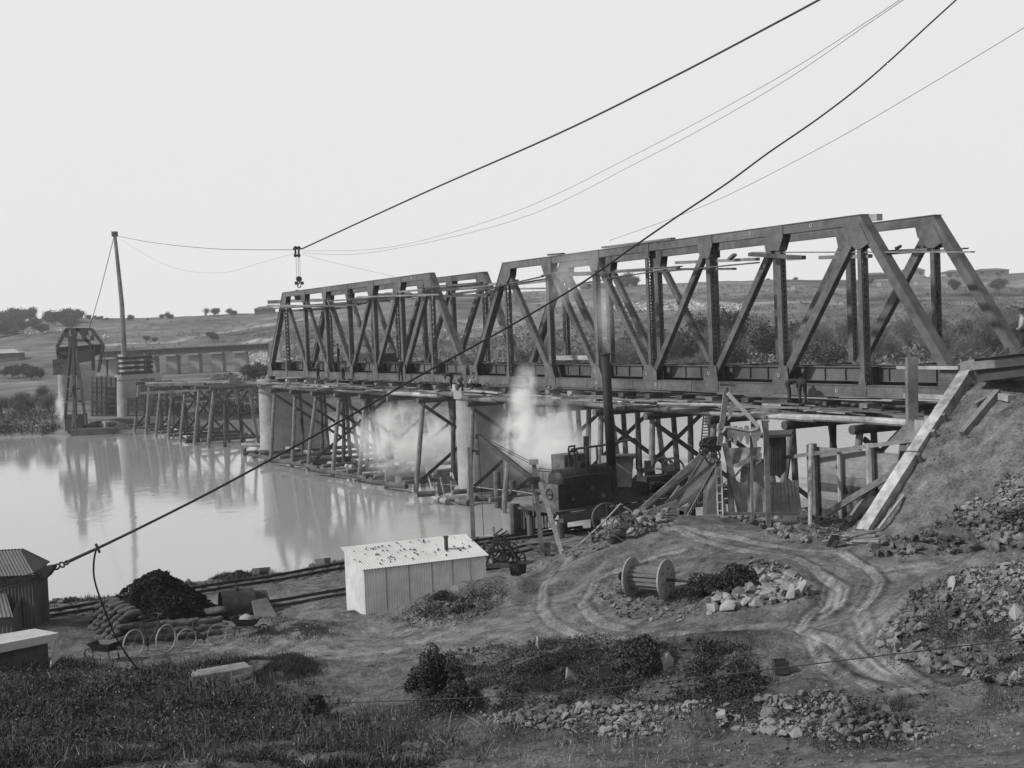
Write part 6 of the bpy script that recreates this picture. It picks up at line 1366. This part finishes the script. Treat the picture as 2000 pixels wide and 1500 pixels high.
for i in range(26):skyt(rnd.uniform(1400,2020),rnd.uniform(2,5.5),'full','small tree on the right skyline','small trees on the right skyline')
for px,py,h_ in ((1866,578,9),(1948,577,9),(1700,560,6),(1470,590,5),(1745,556,8)):ptree(hp(px,py),h_*.8,'full','round dark tree on the right hillside','dark trees on the right hillside','field_tree')
for i in range(30):
    px,py=rnd.choice(((60,742),(70,745),(15,740),(510,745),(420,668),(290,672),(500,750),(35,738)));ptree(hp(px+rnd.uniform(-14,14),py),rnd.uniform(2,4.5),'full','dark round bush on the flat beyond the river','bushes on the far flat','field_bush')
# far buildings
def house(px,py,w_,h_,d,label,m=None,rm=None,hip=True,nm='farm_house',cat='house'):
    p=hp(px,py) if d is None else onhill(px,d);R=thing(nm,label,cat,p);m=m or mat('pale_wall',.4,.1,.3,.9,0);rm=rm or mat('house_roof',.15,.1,.3,.8,0)
    MB().box(p+Z*(h_/2-1),w_,w_*.6,h_+2).build('wall',m,R)
    z=p+Z*h_;a=[z+V3(-w_*.56,-w_*.36,0),z+V3(w_*.56,-w_*.36,0),z+V3(w_*.56,w_*.36,0),z+V3(-w_*.56,w_*.36,0),z+V3(-w_*.25,0,h_*.5),z+V3(w_*.25,0,h_*.5)]
    MB().add(a,[(0,1,5,4),(1,2,5),(2,3,4,5),(3,0,4),(0,3,2,1)]).build('roof',rm,R)
    for k in (-.3,.3):MB().box(p+V3(w_*k,-w_*.3-.02,h_*.55),w_*.1,.1,h_*.4).build('window',DSTEEL,R)
house(1786,0,14,4.5,880,'hip-roofed house on the skyline between the right end posts')
house(1165,0,12,3.5,870,'pale long house on the skyline behind the middle of the truss',rm=mat('pale_wall',.4))
house(1712,0,18,3,875,'low dark roofed house on the skyline beside a clump of trees',m=mat('dark_wall',.14,.1,.3,.9,0))  # house wall in a plain dark grey
house(1870,0,16,3,875,'low house by the right skyline trees')
house(1935,0,22,3,878,'long low building near the right end of the skyline')
house(522,0,12,3.2,840,'small grey house on the skyline above the far truss end',m=mat('dark_wall',.14))
house(15,705,11,3.0,None,'big pale roofed barn at the left edge of the far flat',m=mat('dark_wall',.14),rm=mat('barn_roof',.5,.1,.3,.8,0),nm='barn',cat='barn')
house(112,618+20,10,2.5,860,'tiny white cottage beneath the left skyline trees')
for px,py in ((700,598),(715,600),(745,594),(760,588),(790,585)):
    house(px,py,9,3.5,None,'small pale cottage on the hillside behind the far truss top');bpy.context.scene.collection.objects
for o in COL.objects:
    if o.get('label','').startswith('small pale cottage on the hillside'):o['group']='cottages behind the far truss'
for px,py in ((1717,565),(1789,563),(1549,572),(1853,566),(1630,568)):
    p=hp(px,py+8);R=thing('warning_board','small white board on a post on the right hillside','marker',p,group='white marker boards on the right hillside');MB().box(p+Z*1.8,.12,.12,3.6).build('post',TIMB,R);MB().box(p+Z*4,1.8,.1,1.6).build('board',WHITE,R)
#@@PEOPLE
def person(name,label,cat,joints,edges,tags,hat=None,shirt=SHIRT,group=None,base=None):
    """joints {n:(pos,r)}; edges list; tags segment->material index 0 skin 1 shirt 2 trousers 3 boots"""
    ks=list(joints);idx={k:i for i,k in enumerate(ks)};me=bpy.data.meshes.new('skel');me.from_pydata([tuple(joints[k][0]) for k in ks],[(idx[a],idx[b_]) for a,b_ in edges],[])
    o=bpy.data.objects.new('tmp',me);COL.objects.link(o);md=o.modifiers.new('s','SKIN');o.modifiers.new('ss','SUBSURF').levels=1
    for i,k in enumerate(ks):
        rr_=joints[k][1]*(1.3 if k!='head' else 1.12);me.skin_vertices[0].data[i].radius=(rr_,rr_);me.skin_vertices[0].data[i].use_root=(k=='pelvis')
    dg=bpy.context.evaluated_depsgraph_get();ev=o.evaluated_get(dg);m2=bpy.data.meshes.new_from_object(ev);bpy.data.objects.remove(o)
    for x in (SKIN,shirt,TROU,BOOT):m2.materials.append(x)
    P=np.array([joints[k][0] for k in ks]);tg=[tags.get(k,1) for k in ks]
    seg=[(P[idx[a]],P[idx[b_]],tags.get((a,b_),tags.get(b_,1))) for a,b_ in edges]
    for p in m2.polygons:
        c=np.array(p.center);best=1e9;t=1
        for a,b_,k in seg:
            L=b_-a;u=np.clip((c-a)@L/(L@L+1e-9),0,1);dd=np.linalg.norm(c-a-L*u)
            if dd<best:best,t=dd,k
        p.material_index=t;p.use_smooth=True
    base=base if base is not None else P[P[:,2].argmin()]
    R=thing(name,label,cat,base,group=group);ob=bpy.data.objects.new('body',m2);COL.objects.link(ob);ob.parent=R;ob.matrix_parent_inverse=Matrix.Identity(4)
    m2.transform(WM[R.name].inverted());WM[ob.name]=WM[R.name]
    if hat is not None:
        h=np.array(joints['head'][0])+Z*.07;m=MB();m.lathe(h,[(.17,.0),(.155,.02),(.105,.03),(.1,.12),(.05,.15)],14);m.build('hat',hat,R)
    return R
def worker(p,face,pose,label,shirt=SHIRT,hat=TROU,group=None):
    f=np.asarray(face,float);f/=np.linalg.norm(f);s=V3(-f[1],f[0],0);p=np.asarray(p,float)
    def q(x,y,z):return p+f*x+s*y+Z*z
    J={}
    if pose=='stand':
        J.update(pelvis=(q(0,0,.93),.14),waist=(q(0,0,1.12),.13),chest=(q(.02,0,1.36),.16),neck=(q(.02,0,1.5),.06),head=(q(.04,0,1.64),.10),
         lsh=(q(0,.19,1.42),.065),lel=(q(.05,.25,1.14),.045),lha=(q(.25,.2,1.0),.04),rsh=(q(0,-.19,1.42),.065),rel=(q(.02,-.26,1.14),.045),rha=(q(.2,-.22,.98),.04),
         lhip=(q(0,.1,.88),.095),lkn=(q(.03,.12,.48),.062),lan=(q(0,.13,.09),.045),lto=(q(.17,.14,.04),.04),rhip=(q(0,-.1,.88),.095),rkn=(q(.06,-.13,.48),.062),ran=(q(-.02,-.14,.09),.045),rto=(q(.14,-.15,.04),.04))
    elif pose=='bend':
        J.update(pelvis=(q(-.1,0,.9),.145),waist=(q(.06,0,1.0),.13),chest=(q(.33,0,1.0),.15),neck=(q(.46,0,.97),.06),head=(q(.58,0,.92),.10),
         lsh=(q(.36,.17,.97),.06),lel=(q(.42,.2,.68),.045),lha=(q(.5,.14,.42),.04),rsh=(q(.36,-.17,.97),.06),rel=(q(.4,-.2,.68),.045),rha=(q(.48,-.12,.4),.04),
         lhip=(q(-.1,.1,.86),.1),lkn=(q(0,.13,.48),.062),lan=(q(-.06,.13,.09),.045),lto=(q(.1,.14,.04),.04),rhip=(q(-.1,-.1,.86),.1),rkn=(q(.02,-.12,.48),.062),ran=(q(-.05,-.13,.09),.045),rto=(q(.11,-.14,.04),.04))
    else: # crouch
        J.update(pelvis=(q(-.15,0,.4),.15),waist=(q(-.08,0,.58),.13),chest=(q(.05,0,.8),.16),neck=(q(.12,0,.93),.06),head=(q(.17,0,1.06),.10),
         lsh=(q(.05,.18,.86),.06),lel=(q(.22,.24,.62),.045),lha=(q(.42,.14,.5),.04),rsh=(q(.05,-.18,.86),.06),rel=(q(.22,-.24,.62),.045),rha=(q(.42,-.12,.46),.04),
         lhip=(q(-.12,.1,.4),.09),lkn=(q(.26,.16,.46),.062),lan=(q(-.02,.14,.09),.045),lto=(q(.15,.15,.04),.04),rhip=(q(-.12,-.1,.4),.09),rkn=(q(.2,-.17,.3),.062),ran=(q(-.12,-.16,.09),.045),rto=(q(.04,-.16,.04),.04))
    Ed=[('pelvis','waist'),('waist','chest'),('chest','neck'),('neck','head'),('chest','lsh'),('lsh','lel'),('lel','lha'),('chest','rsh'),('rsh','rel'),('rel','rha'),('pelvis','lhip'),('lhip','lkn'),('lkn','lan'),('lan','lto'),('pelvis','rhip'),('rhip','rkn'),('rkn','ran'),('ran','rto')]
    tg={'head':0,'neck':0,'lha':0,'rha':0,'waist':1,'chest':1,'lhip':2,'rhip':2,'lkn':2,'rkn':2,'lan':2,'ran':2,'lto':3,'rto':3}
    return person('person',label,'person',J,Ed,tg,hat,shirt,group,base=p)
def onst(px,py,e):return ate(px,py,e)
ln=V3(1,.2,0)
for px,py,e,f,ps,lb,sh in (
 (1543,786,-1.0,(1,-.2,0),'bend','workman in dark clothes bending right over the chord before the gusset',TROU),
 (1568,787,-1.0,(.1,1,0),'bend','workman seen from behind bending over the chord beside the bending man',TROU),
 (622,742,-.9,(-1,.5,0),'stand','workman in dark clothes standing before the farther span, leftmost of the gang',SHIRT),
 (671,742,-.8,(1,-.5,0),'bend','workman stooping at the second gusset of the farther span',TROU),
 (714,741,2.6,(1,0,0),'stand','workman half hidden behind the farther bottom chord, in a pale shirt',LSHIRT),
 (783,744,-.8,(-.6,1,0),'stand','workman in dark clothes standing by the middle gusset of the farther span',TROU),
 (881,759,-1.2,(-1,-.2,0),'bend','workman bending left on the pier top at the joint of the spans',TROU),
 (899,764,-1.2,(.3,-1,0),'crouch','workman crouching on the pier top at the joint, facing the camera',SHIRT),
 (921,764,-1.1,(1,0,0),'crouch','hatted workman crouching at the foot of the nearer end post',LSHIRT),
 (940,746,2.2,(-1,0,0),'bend','workman bending behind the chord just right of the joint',LSHIRT),
 (600,709,2.5,(1,0,0),'stand','workman up on the farther span deck near its left end',TROU),
 (645,711,2.0,(1,-1,0),'stand','workman on the farther span deck behind the lattice hanger',SHIRT),
 (662,711,3.0,(-1,0,0),'stand','workman on the farther span deck, rightmost of three standing there',TROU),
 (1998,692,1.2,(-1,.3,0),'stand','workman cut by the right edge standing beyond the stacked girders',LSHIRT)):
    worker(onst(px,py,e) if px<1990 else atd(1999,694,52),f,ps,lb,sh)
for i,x in enumerate((638,641,710,860)):
    p=onst(x,712 if x<650 else 741,.8);MB().lathe(p,[(.14,0),(.17,.3),(.16,.3),(.13,.02)],12,cap=False).thing('paint_tin',WHITE,'small pale tin standing on the farther span','tin','pale tins on the farther span')
p=onst(889,762,-1.4);MB().lathe(p,[(.16,0),(.19,.4),(.17,.4),(.15,.02)],14,cap=False).thing('bucket',WHITE,'white bucket on the pier top beside the crouching men','bucket')
#@@STEAM
def steam(name,label,c,rx,ry,rz,dens,sc,thr,seed,tilt=0,sub=None):
    v=I2.copy()*V3(rx,ry,rz);ca,sa=math.cos(tilt),math.sin(tilt);v=v@np.array([[ca,0,-sa],[0,1,0],[sa,0,ca]]).T
    me=npmesh(name,v,[I2F]);o=bpy.data.objects.new(name,me);COL.objects.link(o);o.location=Vector(c)
    m=bpy.data.materials.new('steam_'+str(seed));m.use_nodes=True;N=m.node_tree.nodes;L=m.node_tree.links;N.remove(N['Principled BSDF']);out=N['Material Output']
    pv=N.new('ShaderNodeVolumePrincipled');pv.inputs['Color'].default_value=(1,1,1,1);pv.inputs['Anisotropy'].default_value=.2;L.new(pv.outputs[0],out.inputs['Volume'])
    tc=N.new('ShaderNodeTexCoord');n=N.new('ShaderNodeTexNoise');n.inputs['Scale'].default_value=sc;n.inputs['Detail'].default_value=6;n.inputs['Roughness'].default_value=.65;n.inputs['Distortion'].default_value=1.1
    mp=N.new('ShaderNodeMapping');mp.inputs['Location'].default_value=(seed*3.1,0,0);L.new(tc.outputs['Object'],mp.inputs[0]);L.new(mp.outputs[0],n.inputs[0])
    m3=N.new('ShaderNodeMapping');m3.vector_type='POINT';m3.inputs['Rotation'].default_value=(0,tilt,0);L.new(tc.outputs['Object'],m3.inputs[0])
    dv=N.new('ShaderNodeVectorMath');dv.operation='DIVIDE';dv.inputs[1].default_value=(rx,ry,rz);L.new(m3.outputs[0],dv.inputs[0])
    le=N.new('ShaderNodeVectorMath');le.operation='LENGTH';L.new(dv.outputs[0],le.inputs[0])
    fo=N.new('ShaderNodeMapRange');fo.interpolation_type='SMOOTHSTEP';fo.inputs[1].default_value=.95;fo.inputs[2].default_value=.1;fo.inputs[3].default_value=0;fo.inputs[4].default_value=1;L.new(le.outputs['Value'],fo.inputs[0])
    nr_=N.new('ShaderNodeMapRange');nr_.inputs[1].default_value=thr;nr_.inputs[2].default_value=thr+.2;nr_.inputs[3].default_value=0;nr_.inputs[4].default_value=dens;L.new(n.outputs[0],nr_.inputs[0])
    mu=N.new('ShaderNodeMath');mu.operation='MULTIPLY';L.new(fo.outputs[0],mu.inputs[0]);L.new(nr_.outputs[0],mu.inputs[1]);L.new(mu.outputs[0],pv.inputs['Density'])
    me.materials.append(m);return setp(o,label,'steam',None,'stuff')
sy=78
steam('steam','dense white steam drifting between the near pier and the boiler',atd(1056,852,sy),3.7,2.6,3.1,2.8,.75,.44,1)
steam('steam','jet of white steam rising before the bottom chord',atd(1022,770,sy),1.1,1.0,2.5,2.6,1.0,.37,2,tilt=-.15)
steam('steam','thinner steam spreading left across the near pier and trestle',atd(805,862,sy+22),5.6,2.6,3.6,2.6,.6,.42,3)
steam('steam','steam hanging over the boiler pipes',atd(1095,880,sy-3),2.4,1.5,1.7,1.6,.5,.3,4)
steam('smoke','pale smoke column standing above the tall stack',cht+Z*2.0,.7,.6,2.6,.8,.8,.25,5)
steam('smoke','thin smoke drifting left from the stack through the truss',cht+V3(-1.6,.8,4.0),2.6,1.2,1.6,.35,.6,.3,6,tilt=.7)
steam('steam','small jet of white steam at the far barge, upper one',atd(116,790,176),.9,.8,1.7,1.6,.5,.3,7,tilt=-.2)
steam('steam','small jet of white steam at the far barge, lower one',atd(121,808,174),.5,.5,1.5,1.8,.7,.3,8,tilt=-.15)

#@@HAZE
hz=MB();hz.box((0,750,24),3300,1640,76);o=hz.build('haze',mat('tmp_haze',.5));o['kind']='stuff';o['label']='thin pale haze filling the river valley';o['category']='haze'
m=bpy.data.materials.new('haze_air');m.use_nodes=True;N=m.node_tree.nodes;L=m.node_tree.links;N.remove(N['Principled BSDF'])
pv=N.new('ShaderNodeVolumePrincipled');pv.inputs['Color'].default_value=(1,1,1,1);pv.inputs['Density'].default_value=.00017;L.new(pv.outputs[0],N['Material Output'].inputs['Volume']);o.data.materials.clear();o.data.materials.append(m)
